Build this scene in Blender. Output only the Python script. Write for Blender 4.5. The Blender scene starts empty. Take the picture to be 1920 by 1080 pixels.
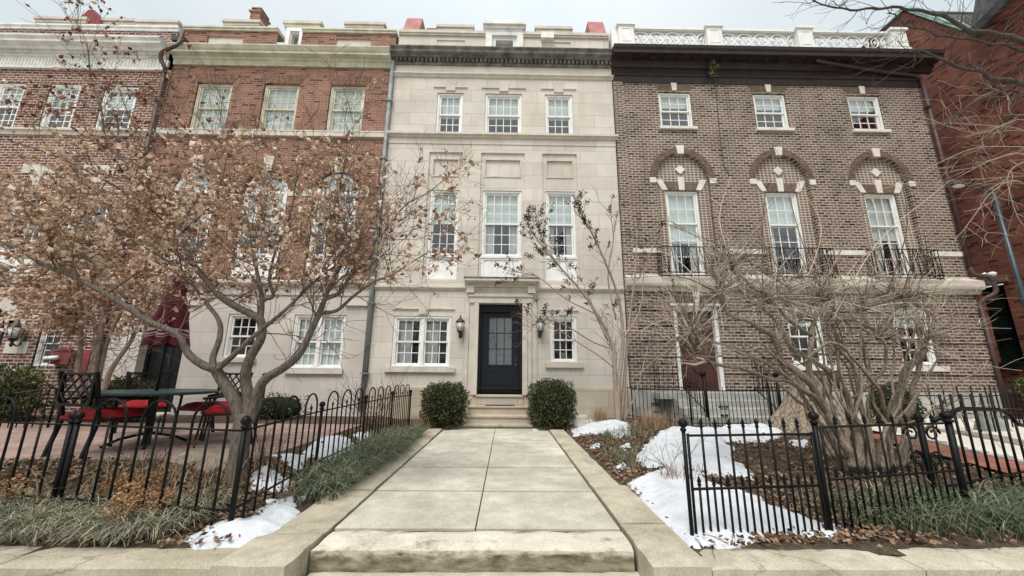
import bpy, bmesh, math, random
from math import sin, cos, pi, radians as R
from mathutils import Vector, Matrix, noise
rnd = random.Random(7)
SC = bpy.context.scene
COL = SC.collection
# ------------------------------------------------------------------ camera
EYE = Vector((0, 0, 1.23)); FPX = 715.0
YAW, PITCH, ROLL = R(.75), R(12.6), R(.45)
fw = Vector((sin(YAW)*cos(PITCH), cos(YAW)*cos(PITCH), sin(PITCH)))
rt0 = Vector((cos(YAW), -sin(YAW), 0)); up0 = rt0.cross(fw)
rt = rt0*cos(ROLL)+up0*sin(ROLL); up = -rt0*sin(ROLL)+up0*cos(ROLL)
cam_d = bpy.data.cameras.new('camera'); cam = bpy.data.objects.new('camera', cam_d); COL.objects.link(cam)
cam_d.lens = 36*FPX/1920; cam_d.sensor_width = 36; cam_d.clip_start = .05; cam_d.clip_end = 3000
M = Matrix((rt, up, -fw)).transposed().to_4x4(); M.translation = EYE; cam.matrix_world = M
SC.camera = cam
def P(px, py, Y):            # a photo measurement turned into a point at distance Y
    d = fw*FPX+rt*(px-960)-up*(py-540); return EYE+d*(Y/d.y)
# ------------------------------------------------------------------ world, sun, exposure
W = bpy.data.worlds.new('World'); SC.world = W; W.use_nodes = True
nt = W.node_tree; nt.nodes.clear()
out = nt.nodes.new('ShaderNodeOutputWorld'); bg = nt.nodes.new('ShaderNodeBackground')
sky = nt.nodes.new('ShaderNodeTexSky'); sky.sky_type = 'NISHITA'; sky.sun_disc = False
SUN_EL, SUN_AZ = R(60), R(200)
sky.sun_elevation = SUN_EL; sky.sun_rotation = SUN_AZ; sky.dust_density = 4; sky.air_density = 1.2
tc = nt.nodes.new('ShaderNodeTexCoord'); nz = nt.nodes.new('ShaderNodeTexNoise'); nz.inputs['Scale'].default_value = 1.6; nz.inputs['Detail'].default_value = 5
cr = nt.nodes.new('ShaderNodeValToRGB'); cr.color_ramp.elements[0].position = .35; cr.color_ramp.elements[1].position = .65
cr.color_ramp.elements[0].color = (4.35, 4.9, 5.15, 1); cr.color_ramp.elements[1].color = (5.4, 5.7, 5.8, 1)
mx = nt.nodes.new('ShaderNodeMix'); mx.data_type = 'RGBA'; mx.inputs[0].default_value = .95
L = nt.links.new
L(tc.outputs['Generated'], nz.inputs['Vector']); L(nz.outputs['Fac'], cr.inputs[0])
L(sky.outputs[0], mx.inputs[6]); L(cr.outputs[0], mx.inputs[7]); sx = nt.nodes.new('ShaderNodeSeparateXYZ'); L(tc.outputs['Generated'], sx.inputs[0])
gr = nt.nodes.new('ShaderNodeValToRGB'); e_ = gr.color_ramp.elements; e_[0].position = 0; e_[0].color = (.62, .62, .62, 1); e_[1].position = 1; e_[1].color = (1.25, 1.25, 1.25, 1)
e3 = e_.new(.68); e3.color = (.80, .80, .80, 1)      # overcast: brighter towards the zenith
m2 = nt.nodes.new('ShaderNodeMix'); m2.data_type = 'RGBA'; m2.blend_type = 'MULTIPLY'; m2.inputs[0].default_value = 1
L(sx.outputs[2], gr.inputs[0]); L(mx.outputs[2], m2.inputs[6]); L(gr.outputs[0], m2.inputs[7]); L(m2.outputs[2], bg.inputs[0]); L(bg.outputs[0], out.inputs[0])
bg.inputs[1].default_value = .1
sd = bpy.data.lights.new('sun', 'SUN'); so = bpy.data.objects.new('sun', sd); COL.objects.link(so)
sd.energy = 1.5; sd.angle = R(32); sd.color = (1, .95, .90)
sdir = Vector((sin(SUN_AZ)*cos(SUN_EL), cos(SUN_AZ)*cos(SUN_EL), sin(SUN_EL)))
so.rotation_euler = sdir.to_track_quat('Z', 'Y').to_euler(); so.location = (0, -5, 20)
SC.view_settings.view_transform = 'Standard'; SC.view_settings.look = 'None'; SC.view_settings.exposure = 1.1; SC.view_settings.gamma = 1
SC.render.engine = 'CYCLES'; SC.cycles.max_bounces = 6; SC.cycles.transparent_max_bounces = 12
# ------------------------------------------------------------------ materials
def newmat(name, rough=.8, spec=.3, metal=0):
    m = bpy.data.materials.new(name); m.use_nodes = True; n = m.node_tree
    b = n.nodes['Principled BSDF']; b.inputs['Roughness'].default_value = rough
    b.inputs['Specular IOR Level'].default_value = spec; b.inputs['Metallic'].default_value = metal
    return m, n, b
def rgba(c): return (c[0], c[1], c[2], 1)
def noise_tex(n, scale, detail=6, vec=None, rough=.6):
    t = n.nodes.new('ShaderNodeTexNoise'); t.inputs['Scale'].default_value = scale; t.inputs['Detail'].default_value = detail; t.inputs['Roughness'].default_value = rough
    if vec: n.links.new(vec, t.inputs['Vector'])
    return t
def ramp(n, fac, stops):
    r = n.nodes.new('ShaderNodeValToRGB'); e = r.color_ramp.elements
    while len(e) < len(stops): e.new(.5)
    for i, (p, c) in enumerate(stops): e[i].position = p; e[i].color = rgba(c)
    n.links.new(fac, r.inputs[0]); return r.outputs[0]
def mix(n, f, a, b, mode='MIX'):
    m = n.nodes.new('ShaderNodeMix'); m.data_type = 'RGBA'; m.blend_type = mode
    for k, v in ((0, f), (6, a), (7, b)):
        if hasattr(v, 'links'): n.links.new(v, m.inputs[k])
        else: m.inputs[k].default_value = rgba(v) if k else v
    return m.outputs[2]
def objvec(n, sc=None):
    t = n.nodes.new('ShaderNodeTexCoord'); v = t.outputs['Object']
    if sc:
        mp = n.nodes.new('ShaderNodeMapping'); mp.inputs['Scale'].default_value = sc; n.links.new(v, mp.inputs[0]); v = mp.outputs[0]
    return v
def bump(n, b, h, s=.3, d=.01):
    k = n.nodes.new('ShaderNodeBump'); k.inputs['Strength'].default_value = s; k.inputs['Distance'].default_value = d
    n.links.new(h, k.inputs['Height']); n.links.new(k.outputs[0], b.inputs['Normal'])
def plain(name, c, rough=.6, var=.15, scale=8, spec=.3, metal=0, bs=.15, c2=None):
    m, n, b = newmat(name, rough, spec, metal)
    t = noise_tex(n, scale, 6, objvec(n))
    c2 = c2 or tuple(x*(1-var*2) for x in c)
    col = ramp(n, t.outputs[0], [(.3, c2), (.65, tuple(min(1, x*(1+var*.4)) for x in c))])
    n.links.new(col, b.inputs['Base Color'])
    if bs:
        t2 = noise_tex(n, scale*8, 4, objvec(n)); bump(n, b, t2.outputs[0], bs, .004)
    return m
def brick(name, c1, c2, mortar, bw=.21, rh=.08, ms=.011, offset=.5, rough=.9, bs=.5, stain=None, blotch=.35, bias=0, dark=None, sq=1, fa=1.):
    m, n, b = newmat(name, rough, .15)
    s = n.nodes.new('ShaderNodeSeparateXYZ'); n.links.new(objvec(n), s.inputs[0])
    a = n.nodes.new('ShaderNodeMath'); n.links.new(s.outputs[0], a.inputs[0]); n.links.new(s.outputs[1], a.inputs[1])
    c = n.nodes.new('ShaderNodeCombineXYZ'); n.links.new(a.outputs[0], c.inputs[0]); n.links.new(s.outputs[2], c.inputs[1])
    wob = noise_tex(n, 3, 3, c.outputs[0])
    wv = n.nodes.new('ShaderNodeVectorMath'); wv.operation = 'MULTIPLY_ADD'; wv.inputs[1].default_value = (.012, .012, 0)
    n.links.new(wob.outputs['Color'], wv.inputs[0]); n.links.new(c.outputs[0], wv.inputs[2])
    t = n.nodes.new('ShaderNodeTexBrick'); n.links.new(wv.outputs[0], t.inputs['Vector'])
    t.offset = offset; t.squash = sq; t.squash_frequency = 2; t.inputs['Scale'].default_value = 1; t.inputs['Brick Width'].default_value = bw; t.inputs['Row Height'].default_value = rh
    t.inputs['Mortar Size'].default_value = ms; t.inputs['Mortar Smooth'].default_value = .15; t.inputs['Bias'].default_value = bias
    t.inputs['Color1'].default_value = rgba(c1); t.inputs['Color2'].default_value = rgba(c2); t.inputs['Mortar'].default_value = rgba(mortar)
    col = t.outputs['Color']
    if dark:     # scattered very dark burnt bricks: a second brick texture of the same grid, thresholded
        t2 = n.nodes.new('ShaderNodeTexBrick'); n.links.new(wv.outputs[0], t2.inputs['Vector']); t2.offset = offset; t2.squash = sq; t2.squash_frequency = 2
        for k in ('Scale', 'Brick Width', 'Row Height'): t2.inputs[k].default_value = t.inputs[k].default_value
        t2.inputs['Mortar Size'].default_value = ms; t2.inputs['Color1'].default_value = (0, 0, 0, 1); t2.inputs['Color2'].default_value = (1, 1, 1, 1); t2.inputs['Mortar'].default_value = (0, 0, 0, 1)
        f = ramp(n, t2.outputs['Color'], [(.8, (0, 0, 0)), (.9, (1, 1, 1))]); col = mix(n, f, col, dark)
    big = noise_tex(n, .9, 5, c.outputs[0]); f = ramp(n, big.outputs[0], [(.3, (1-blotch,)*3), (.7, (1+blotch*.2,)*3)])
    col = mix(n, 1, col, f, 'MULTIPLY')
    fine = noise_tex(n, 24, 4, c.outputs[0]); f2 = ramp(n, fine.outputs[0], [(.25, (1-.28*fa,)*3), (.75, (1+.15*fa,)*3)]); col = mix(n, 1, col, f2, 'MULTIPLY')
    if stain:
        mp = n.nodes.new('ShaderNodeMapping'); mp.inputs['Scale'].default_value = (3.5, .35, 1); n.links.new(c.outputs[0], mp.inputs[0])
        st = noise_tex(n, 1, 5, mp.outputs[0]); f3 = ramp(n, st.outputs[0], [(.52, (0, 0, 0)), (.75, (.6, .6, .6))]); col = mix(n, f3, col, stain)
    n.links.new(col, b.inputs['Base Color'])
    h = mix(n, .35, ramp(n, t.outputs['Fac'], [(0, (1, 1, 1)), (1, (0, 0, 0))]), fine.outputs['Color'])
    bump(n, b, h, bs, .012)
    return m
def islandmat(name, stops, rough=.7, spec=.2, trans=0):
    m, n, b = newmat(name, rough, spec)
    g = n.nodes.new('ShaderNodeNewGeometry'); col = ramp(n, g.outputs['Random Per Island'], stops)
    n.links.new(col, b.inputs['Base Color'])
    if trans:
        tr = n.nodes.new('ShaderNodeBsdfTranslucent'); n.links.new(col, tr.inputs[0])
        ms = n.nodes.new('ShaderNodeMixShader'); ms.inputs[0].default_value = trans
        n.links.new(b.outputs[0], ms.inputs[1]); n.links.new(tr.outputs[0], ms.inputs[2]); n.links.new(ms.outputs[0], n.nodes['Material Output'].inputs[0])
    return m
def ground_mix(name, stops, scale=6, scale2=60, rough=.95, bs=.8, bd=.03):
    m, n, b = newmat(name, rough, .1); v = objvec(n)
    t = noise_tex(n, scale, 8, v, .7); t2 = noise_tex(n, scale2, 5, v, .7)
    f = mix(n, .5, t.outputs['Color'], t2.outputs['Color']); col = ramp(n, f, stops)
    n.links.new(col, b.inputs['Base Color']); bump(n, b, f, bs, bd); return m
MT = {}
MT['limestone'] = brick('limestone', (.70, .65, .58), (.62, .565, .49), (.47, .42, .36), .92, .40, .007, bs=.08, stain=(.50, .43, .36), blotch=.2, fa=.22)
MT['limestone_base'] = brick('limestone_base', (.63, .565, .47), (.56, .47, .38), (.40, .34, .27), .92, .40, .006, bs=.12, stain=(.46, .33, .2), blotch=.25, fa=.3)
MT['limestone_pale'] = brick('limestone_pale', (.66, .61, .55), (.60, .55, .50), (.44, .40, .36), 1.3, .55, .006, bs=.08, stain=(.50, .42, .37), blotch=.2, fa=.2)
MT['stone_trim'] = plain('stone_trim', (.62, .565, .49), .85, .12, 3, bs=.2)
MT['stone_white'] = plain('stone_white', (.72, .68, .60), .8, .1, 4)
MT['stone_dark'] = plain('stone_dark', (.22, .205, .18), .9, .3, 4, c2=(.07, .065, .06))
MT['stone_grey'] = plain('stone_grey', (.42, .42, .39), .9, .2, 3, c2=(.25, .25, .23))
MT['brick_red'] = brick('brick_red', (.38, .195, .14), (.265, .125, .088), (.42, .31, .25), .21, .075, .008, blotch=.35, dark=(.13, .06, .045), stain=(.17, .10, .075))
MT['brick_plum'] = brick('brick_plum', (.27, .115, .082), (.175, .075, .056), (.56, .49, .43), .21, .083, .013, blotch=.25, dark=(.08, .04, .035))
MT['brick_brown'] = brick('brick_brown', (.215, .155, .124), (.135, .098, .08), (.54, .465, .39), .205, .0815, .0125, blotch=.35, dark=(.05, .038, .033), stain=(.13, .10, .08))
MT['brick_arch'] = brick('brick_arch', (.20, .15, .115), (.135, .10, .08), (.55, .47, .39), .115, .0815, .0155, offset=0, blotch=.2)
MT['brick_dark_red'] = brick('brick_dark_red', (.34, .125, .088), (.21, .075, .055), (.22, .12, .09), .21, .075, .007, blotch=.5, dark=(.10, .038, .03))
MT['brick_solid'] = plain('brick_solid', (.19, .135, .105), .9, .25, 9)
MT['brick_solid_red'] = plain('brick_solid_red', (.27, .155, .11), .9, .3, 9)
MT['white'] = plain('white_paint', (.82, .82, .79), .5, .06, 5, bs=.05)
MT['cream'] = plain('cream_paint', (.62, .60, .49), .6, .12, 3, c2=(.40, .38, .28))
MT['white_worn'] = plain('white_worn', (.78, .78, .75), .6, .1, 3, c2=(.55, .55, .52))
MT['dark_paint'] = plain('dark_brown_paint', (.040, .028, .027), .5, .2, 4)
MT['pipe_grey'] = plain('pipe_grey', (.26, .29, .29), .5, .25, 5)
MT['pipe_brown'] = plain('pipe_brown', (.085, .05, .048), .5, .2, 5)
MT['iron'] = plain('black_iron', (.004, .004, .0045), .5, .3, 20, spec=.2, bs=.2)
MT['bronze'] = plain('dark_bronze', (.008, .007, .007), .5, .2, 12, spec=.25)
MT['lampmetal'] = plain('lamp_metal', (.03, .027, .025), .45, .2, 20, spec=.5)
MT['navy'] = plain('navy_paint', (.0035, .0085, .016), .4, .15, 4, spec=.35, bs=.03)
MT['reddoor'] = plain('red_brown_door', (.075, .026, .017), .4, .35, 5, spec=.5)
MT['blackdoor'] = plain('black_door', (.008, .008, .009), .5, .2, 4)
MT['brass'] = plain('brass', (.45, .36, .22), .35, .1, 8, metal=.8)
MT['redmetal'] = plain('red_metal', (.24, .05, .045), .6, .2, 3)
MT['pinkmetal'] = plain('faded_red_metal', (.42, .17, .155), .7, .15, 3)
MT['copper'] = plain('green_copper', (.30, .46, .41), .7, .2, 3)
MT['slate'] = plain('slate', (.10, .105, .10), .8, .3, 6)
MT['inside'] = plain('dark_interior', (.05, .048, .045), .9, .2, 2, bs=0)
MT['blind'] = plain('blind', (.74, .79, .78), .8, .05, 2, bs=0)
MT['curtain'] = plain('curtain', (.75, .74, .72), .9, .05, 4, bs=0)
MT['cushion'] = plain('red_cushion', (.36, .014, .018), .9, .25, 5)
MT['tabletop'] = plain('green_metal', (.030, .065, .065), .4, .2, 4)
MT['umbrella'] = plain('maroon_canvas', (.105, .014, .026), .85, .2, 8)
MT['trim_white'] = plain('umbrella_trim', (.45, .35, .35), .85, .1, 8)
MT['mat_blue'] = plain('mat_blue', (.055, .075, .10), .95, .2, 30)
MT['concrete_slab'] = ground_mix('concrete_slab', [(.36, (.26, .235, .18)), (.45, (.40, .38, .315)), (.5, (.48, .455, .385)), (.58, (.66, .63, .55))], 2.5, 95, bs=.5, bd=.004)
MT['kerb'] = ground_mix('kerb_stone', [(.36, (.22, .19, .14)), (.47, (.40, .36, .28)), (.58, (.58, .53, .43))], 2.2, 90, bs=.45, bd=.006)
MT['soil'] = ground_mix('soil', [(.38, (.028, .021, .016)), (.5, (.085, .063, .046)), (.6, (.18, .138, .098))], 5, 70, bs=1, bd=.03)
def weather(m, sc, col, lo=.52, hi=.62, amt=.55, crack=True):
    n = m.node_tree; b = n.nodes['Principled BSDF']; src = b.inputs['Base Color'].links[0].from_socket
    t = noise_tex(n, sc, 9, objvec(n), .72); f = ramp(n, t.outputs[0], [(lo, (0, 0, 0)), (hi, (amt,)*3)]); c = mix(n, f, src, col)
    t3 = noise_tex(n, sc*.5, 6, objvec(n), .6); c = mix(n, 1, c, ramp(n, t3.outputs[0], [(.35, (.86, .84, .80)), (.65, (1.08, 1.08, 1.08))]), 'MULTIPLY')
    if crack:
        v = n.nodes.new('ShaderNodeTexVoronoi'); v.feature = 'DISTANCE_TO_EDGE'; v.inputs['Scale'].default_value = .55
        t2 = noise_tex(n, 3, 8, objvec(n), .7); w_ = n.nodes.new('ShaderNodeVectorMath'); w_.operation = 'MULTIPLY_ADD'; w_.inputs[1].default_value = (.6, .6, 0); n.links.new(t2.outputs['Color'], w_.inputs[0]); n.links.new(objvec(n), w_.inputs[2]); n.links.new(w_.outputs[0], v.inputs['Vector'])
        c = mix(n, ramp(n, v.outputs['Distance'], [(0, (.55, .55, .55)), (.006, (0, 0, 0))]), c, (.12, .10, .07))
    n.links.new(c, b.inputs['Base Color'])
weather(MT['concrete_slab'], 1.6, (.36, .345, .29), crack=False); weather(MT['kerb'], 2.2, (.25, .225, .17)); weather(MT['limestone_base'], 1.5, (.40, .28, .16), .5, .7, .4, False)
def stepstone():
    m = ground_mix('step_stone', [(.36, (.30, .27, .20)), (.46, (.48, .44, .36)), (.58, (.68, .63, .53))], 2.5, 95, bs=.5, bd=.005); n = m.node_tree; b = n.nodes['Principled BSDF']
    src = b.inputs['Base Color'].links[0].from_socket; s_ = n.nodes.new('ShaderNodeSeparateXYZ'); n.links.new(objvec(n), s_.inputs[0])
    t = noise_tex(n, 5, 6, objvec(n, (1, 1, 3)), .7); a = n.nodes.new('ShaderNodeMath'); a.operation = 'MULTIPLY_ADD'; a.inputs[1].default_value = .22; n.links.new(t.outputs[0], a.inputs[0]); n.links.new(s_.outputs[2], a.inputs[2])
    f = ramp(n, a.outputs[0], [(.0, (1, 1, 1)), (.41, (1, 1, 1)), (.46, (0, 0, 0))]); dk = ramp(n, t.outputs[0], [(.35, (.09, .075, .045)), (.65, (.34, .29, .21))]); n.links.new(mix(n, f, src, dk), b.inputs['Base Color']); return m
MT['step_stone'] = stepstone()   # algae and soil stain plus painted-in shade on the riser of the top step
MT['asphalt'] = ground_mix('paving', [(.35, (.30, .28, .24)), (.6, (.46, .43, .37))], 2, 90)
MT['snow'] = ground_mix('snow', [(.37, (.26, .25, .23)), (.43, (.50, .53, .56)), (.56, (.68, .70, .73))], 4, 90, rough=.6, bs=.8, bd=.02)
MT['gravel'] = ground_mix('gravel', [(.36, (.34, .30, .24)), (.46, (.66, .62, .53)), (.6, (.82, .79, .71))], 14, 60, bs=1, bd=.03)
MT['rock'] = plain('rock', (.36, .31, .24), .9, .3, 4, bs=.6)
MT['greyrock'] = plain('grey_rock', (.33, .36, .31), .9, .3, 4, bs=.6)
MT['patio'] = None
def flatbrick(name, c1, c2, mo, bw, rh, ms):
    m, n, b = newmat(name, .9, .15); v = objvec(n); t = n.nodes.new('ShaderNodeTexBrick'); n.links.new(v, t.inputs['Vector'])
    t.inputs['Scale'].default_value = 1; t.inputs['Brick Width'].default_value = bw; t.inputs['Row Height'].default_value = rh; t.inputs['Mortar Size'].default_value = ms
    t.inputs['Color1'].default_value = rgba(c1); t.inputs['Color2'].default_value = rgba(c2); t.inputs['Mortar'].default_value = rgba(mo)
    z = noise_tex(n, 3, 6, v); col = mix(n, 1, t.outputs[0], ramp(n, z.outputs[0], [(.3, (.7, .7, .7)), (.7, (1.2, 1.15, 1.1))]), 'MULTIPLY')
    n.links.new(col, b.inputs['Base Color']); bump(n, b, t.outputs['Fac'], -.4, .008); return m
MT['patio'] = flatbrick('patio_brick', (.40, .28, .245), (.31, .225, .20), (.22, .18, .16), .21, .105, .008)
MT['pathbrick'] = flatbrick('path_brick', (.30, .125, .09), (.23, .09, .07), (.2, .15, .12), .21, .105, .008)
def barkmat(name, a, c, sc=(14, 14, 3)):
    m, n, b = newmat(name, .9, .15); t = noise_tex(n, 3, 7, objvec(n, sc)); n.links.new(ramp(n, t.outputs[0], [(.32, a), (.66, c)]), b.inputs['Base Color'])
    bump(n, b, t.outputs[0], .8, .012); return m
MT['bark_grey'] = barkmat('bark_grey', (.07, .056, .048), (.20, .165, .138))
MT['bark_tan'] = barkmat('bark_tan', (.05, .038, .029), (.37, .30, .225), (34, 34, 5))
MT['bark_stump'] = barkmat('bark_stump', (.05, .036, .025), (.38, .31, .235), (9, 9, 1.1))
MT['bark_dark'] = barkmat('bark_dark', (.045, .036, .032), (.13, .11, .10))
MT['bark_smooth'] = barkmat('bark_smooth', (.22, .17, .13), (.42, .34, .27))
MT['twig_tan'] = islandmat('twig_tan', [(0, (.075, .055, .042)), (.35, (.20, .155, .115)), (.7, (.40, .33, .25)), (1, (.66, .58, .48))], .8)
MT['twig_brown'] = islandmat('twig_brown', [(0, (.085, .06, .048)), (1, (.24, .17, .13))], .8)
MT['twig_dark'] = islandmat('twig_dark', [(0, (.05, .035, .03)), (1, (.13, .09, .075))], .8)
MT['twig_pale'] = islandmat('twig_pale', [(0, (.25, .19, .14)), (1, (.55, .47, .38))], .8)
MT['leaf_brown'] = islandmat('leaf_brown', [(0, (.18, .095, .062)), (.22, (.44, .28, .185)), (.62, (.66, .485, .355)), (1, (.84, .72, .58))], .8, .15, .25)
MT['leaf_rust'] = islandmat('leaf_rust', [(0, (.13, .045, .025)), (.6, (.26, .11, .06)), (1, (.42, .25, .15))], .8, .15, .2)
MT['seed'] = islandmat('seed_pod', [(0, (.018, .012, .01)), (1, (.085, .055, .045))], .8)
MT['hedge_leaf'] = islandmat('hedge_leaf', [(0, (.012, .020, .006)), (.5, (.045, .062, .020)), (.9, (.13, .145, .055)), (1, (.22, .15, .07))], .5, .3, .15)
MT['shrub_leaf'] = islandmat('shrub_leaf', [(0, (.030, .042, .015)), (.6, (.095, .115, .04)), (1, (.22, .19, .08))], .6, .3, .15)
MT['grass'] = islandmat('liriope', [(0, (.030, .050, .026)), (.45, (.10, .135, .072)), (.8, (.24, .275, .17)), (1, (.46, .42, .28))], .5, .35, .1)
MT['grass_dry'] = islandmat('liriope_dry', [(0, (.045, .06, .035)), (.4, (.16, .175, .11)), (.75, (.36, .335, .23)), (1, (.60, .52, .37))], .6, .3, .1)
MT['straw'] = islandmat('straw', [(0, (.16, .09, .05)), (.5, (.36, .23, .13)), (1, (.55, .42, .27))], .8, .2, .1)
MT['litter'] = islandmat('leaf_litter', [(0, (.05, .03, .02)), (.5, (.17, .105, .068)), (1, (.36, .25, .17))], .85, .15)
MT['hydrangea'] = islandmat('dried_flower', [(0, (.18, .085, .04)), (.5, (.36, .20, .10)), (1, (.55, .38, .22))], .8, .1, .15)
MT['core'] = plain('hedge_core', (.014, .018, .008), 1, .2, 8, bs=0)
def glassmat(name, base, tint):
    m = bpy.data.materials.new(name); m.use_nodes = True; n = m.node_tree; n.nodes.clear()
    o = n.nodes.new('ShaderNodeOutputMaterial'); t = n.nodes.new('ShaderNodeBsdfTransparent'); t.inputs[0].default_value = rgba(tint)
    g = n.nodes.new('ShaderNodeBsdfGlossy'); g.inputs['Roughness'].default_value = .02
    lw = n.nodes.new('ShaderNodeLayerWeight'); lw.inputs[0].default_value = .5
    pw = n.nodes.new('ShaderNodeMath'); pw.operation = 'POWER'; pw.inputs[1].default_value = 3; n.links.new(lw.outputs['Facing'], pw.inputs[0])
    f = n.nodes.new('ShaderNodeMath'); f.operation = 'MULTIPLY_ADD'; f.inputs[1].default_value = 1-base; f.inputs[2].default_value = base; n.links.new(pw.outputs[0], f.inputs[0])
    nb = noise_tex(n, 1.6, 3, objvec(n)); bp = n.nodes.new('ShaderNodeBump'); bp.inputs['Strength'].default_value = .35; bp.inputs['Distance'].default_value = .03
    n.links.new(nb.outputs[0], bp.inputs['Height']); n.links.new(bp.outputs[0], g.inputs['Normal'])
    s = n.nodes.new('ShaderNodeMixShader'); n.links.new(f.outputs[0], s.inputs[0]); n.links.new(t.outputs[0], s.inputs[1]); n.links.new(g.outputs[0], s.inputs[2]); n.links.new(s.outputs[0], o.inputs[0])
    return m
MT['glass'] = glassmat('glass', .20, (.90, .94, .93))
MT['glass_low'] = glassmat('glass_low', .07, (.8, .84, .83))
m, n, b = newmat('frosted_glass', .5, .4); b.inputs['Base Color'].default_value = (.62, .60, .54, 1); MT['frost'] = m
# ------------------------------------------------------------------ mesh builder
ORG = {}
class MB:
    def __init__(s): s.v = []; s.f = []; s.sm = []
    def add(s, vs, fs, smooth=False):
        o = len(s.v); s.v += [tuple(v) for v in vs]; s.f += [tuple(i+o for i in f) for f in fs]; s.sm += [smooth]*len(fs); return s
    def box(s, x0, x1, y0, y1, z0, z1):
        if x0 > x1: x0, x1 = x1, x0
        if y0 > y1: y0, y1 = y1, y0
        if z0 > z1: z0, z1 = z1, z0
        return s.add([(x0,y0,z0),(x1,y0,z0),(x1,y1,z0),(x0,y1,z0),(x0,y0,z1),(x1,y0,z1),(x1,y1,z1),(x0,y1,z1)],
                     [(0,3,2,1),(4,5,6,7),(0,1,5,4),(1,2,6,5),(2,3,7,6),(3,0,4,7)])
    def prism_y(s, poly, y0, y1):        # poly of (x,z)
        n = len(poly); vs = [(x,y0,z) for x,z in poly]+[(x,y1,z) for x,z in poly]
        return s.add(vs, [tuple(range(n)), tuple(range(2*n-1,n-1,-1))]+[(i,i+n,(i+1)%n+n,(i+1)%n) for i in range(n)])
    def prism_x(s, poly, x0, x1):        # poly of (y,z)
        n = len(poly); vs = [(x0,y,z) for y,z in poly]+[(x1,y,z) for y,z in poly]
        return s.add(vs, [tuple(range(n)), tuple(range(2*n-1,n-1,-1))]+[(i,i+n,(i+1)%n+n,(i+1)%n) for i in range(n)])
    def prism_z(s, poly, z0, z1):        # poly of (x,y)
        n = len(poly); vs = [(x,y,z0) for x,y in poly]+[(x,y,z1) for x,y in poly]
        return s.add(vs, [tuple(range(n-1,-1,-1)), tuple(range(n,2*n))]+[(i,(i+1)%n,(i+1)%n+n,i+n) for i in range(n)])
    def quad(s, a, b, c, d): return s.add([a,b,c,d], [(0,1,2,3)])
    def tube(s, pts, rs, n=6, smooth=True, cap=True):
        pts = [Vector(p) for p in pts]; m = len(pts)
        if not isinstance(rs, (list, tuple)): rs = [rs]*m
        vs = []; u = None
        for i, p in enumerate(pts):
            t = (pts[min(i+1,m-1)]-pts[max(i-1,0)]); t = t.normalized() if t.length > 1e-9 else Vector((0,0,1))
            if u is None: u = t.orthogonal().normalized()
            else:
                u = u-t*u.dot(t); u = u.normalized() if u.length > 1e-6 else t.orthogonal().normalized()
            w = t.cross(u)
            for k in range(n):
                a = 2*pi*k/n; vs.append(p+(u*cos(a)+w*sin(a))*rs[i])
        fs = [(i*n+k, i*n+(k+1)%n, (i+1)*n+(k+1)%n, (i+1)*n+k) for i in range(m-1) for k in range(n)]
        if cap and n > 3: fs += [tuple(range(n-1,-1,-1)), tuple((m-1)*n+k for k in range(n))]
        return s.add(vs, fs, smooth)
    def lathe(s, c, prof, n=12, smooth=True):   # prof (r,z)
        c = Vector(c); vs = [(c.x+r*cos(2*pi*k/n), c.y+r*sin(2*pi*k/n), c.z+z) for r, z in prof for k in range(n)]
        fs = [(i*n+k, i*n+(k+1)%n, (i+1)*n+(k+1)%n, (i+1)*n+k) for i in range(len(prof)-1) for k in range(n)]
        return s.add(vs, fs+[tuple(range(n-1,-1,-1)), tuple((len(prof)-1)*n+k for k in range(n))], smooth)
    def blob(s, c, rx, ry, rz, n=10, m=6, jit=.0, seed=0):
        vs = []; fs = []
        for i in range(m+1):
            for k in range(n):
                th = pi*i/m; a = 2*pi*k/n; d = Vector((sin(th)*cos(a), sin(th)*sin(a), cos(th)))
                q = 1+jit*noise.noise(d*1.7+Vector((seed,0,0)))*2
                vs.append((c[0]+d.x*rx*q, c[1]+d.y*ry*q, c[2]+d.z*rz*q))
        fs = [(i*n+k, (i+1)*n+k, (i+1)*n+(k+1)%n, i*n+(k+1)%n) for i in range(m) for k in range(n)]
        return s.add(vs, fs, True)
    def build(s, name, mat, parent=None, label=None, cat=None, group=None, kind=None, origin=None):
        me = bpy.data.meshes.new(name)
        o = Vector(ORG.get(parent.name, (0,0,0))) if parent else Vector(origin or (0,0,0))
        me.from_pydata([(x-o.x, y-o.y, z-o.z) for x,y,z in s.v], [], s.f)
        me.polygons.foreach_set('use_smooth', s.sm); me.materials.append(MT[mat]); me.update()
        ob = bpy.data.objects.new(name, me); COL.objects.link(ob)
        if parent: ob.parent = parent; ORG[ob.name] = o
        else: ob.location = o; ORG[ob.name] = o
        tag(ob, label, cat, group, kind); return ob
def tag(o, label=None, cat=None, group=None, kind=None):
    if label: o['label'] = label
    if cat: o['category'] = cat
    if group: o['group'] = group
    if kind: o['kind'] = kind
def thing(name, label, cat, loc=(0,0,0), group=None):
    o = bpy.data.objects.new(name, None); COL.objects.link(o); o.location = loc; o.empty_display_size = .1
    ORG[o.name] = Vector(loc); tag(o, label, cat, group); return o
def copy_tree(o, parent=None):
    c = o.copy(); COL.objects.link(c)
    if parent: c.parent = parent
    for ch in [x for x in ALLCH(o)]: copy_tree(ch, c)
    return c
def ALLCH(o): return [x for x in COL.objects if x.parent is o]
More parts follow.
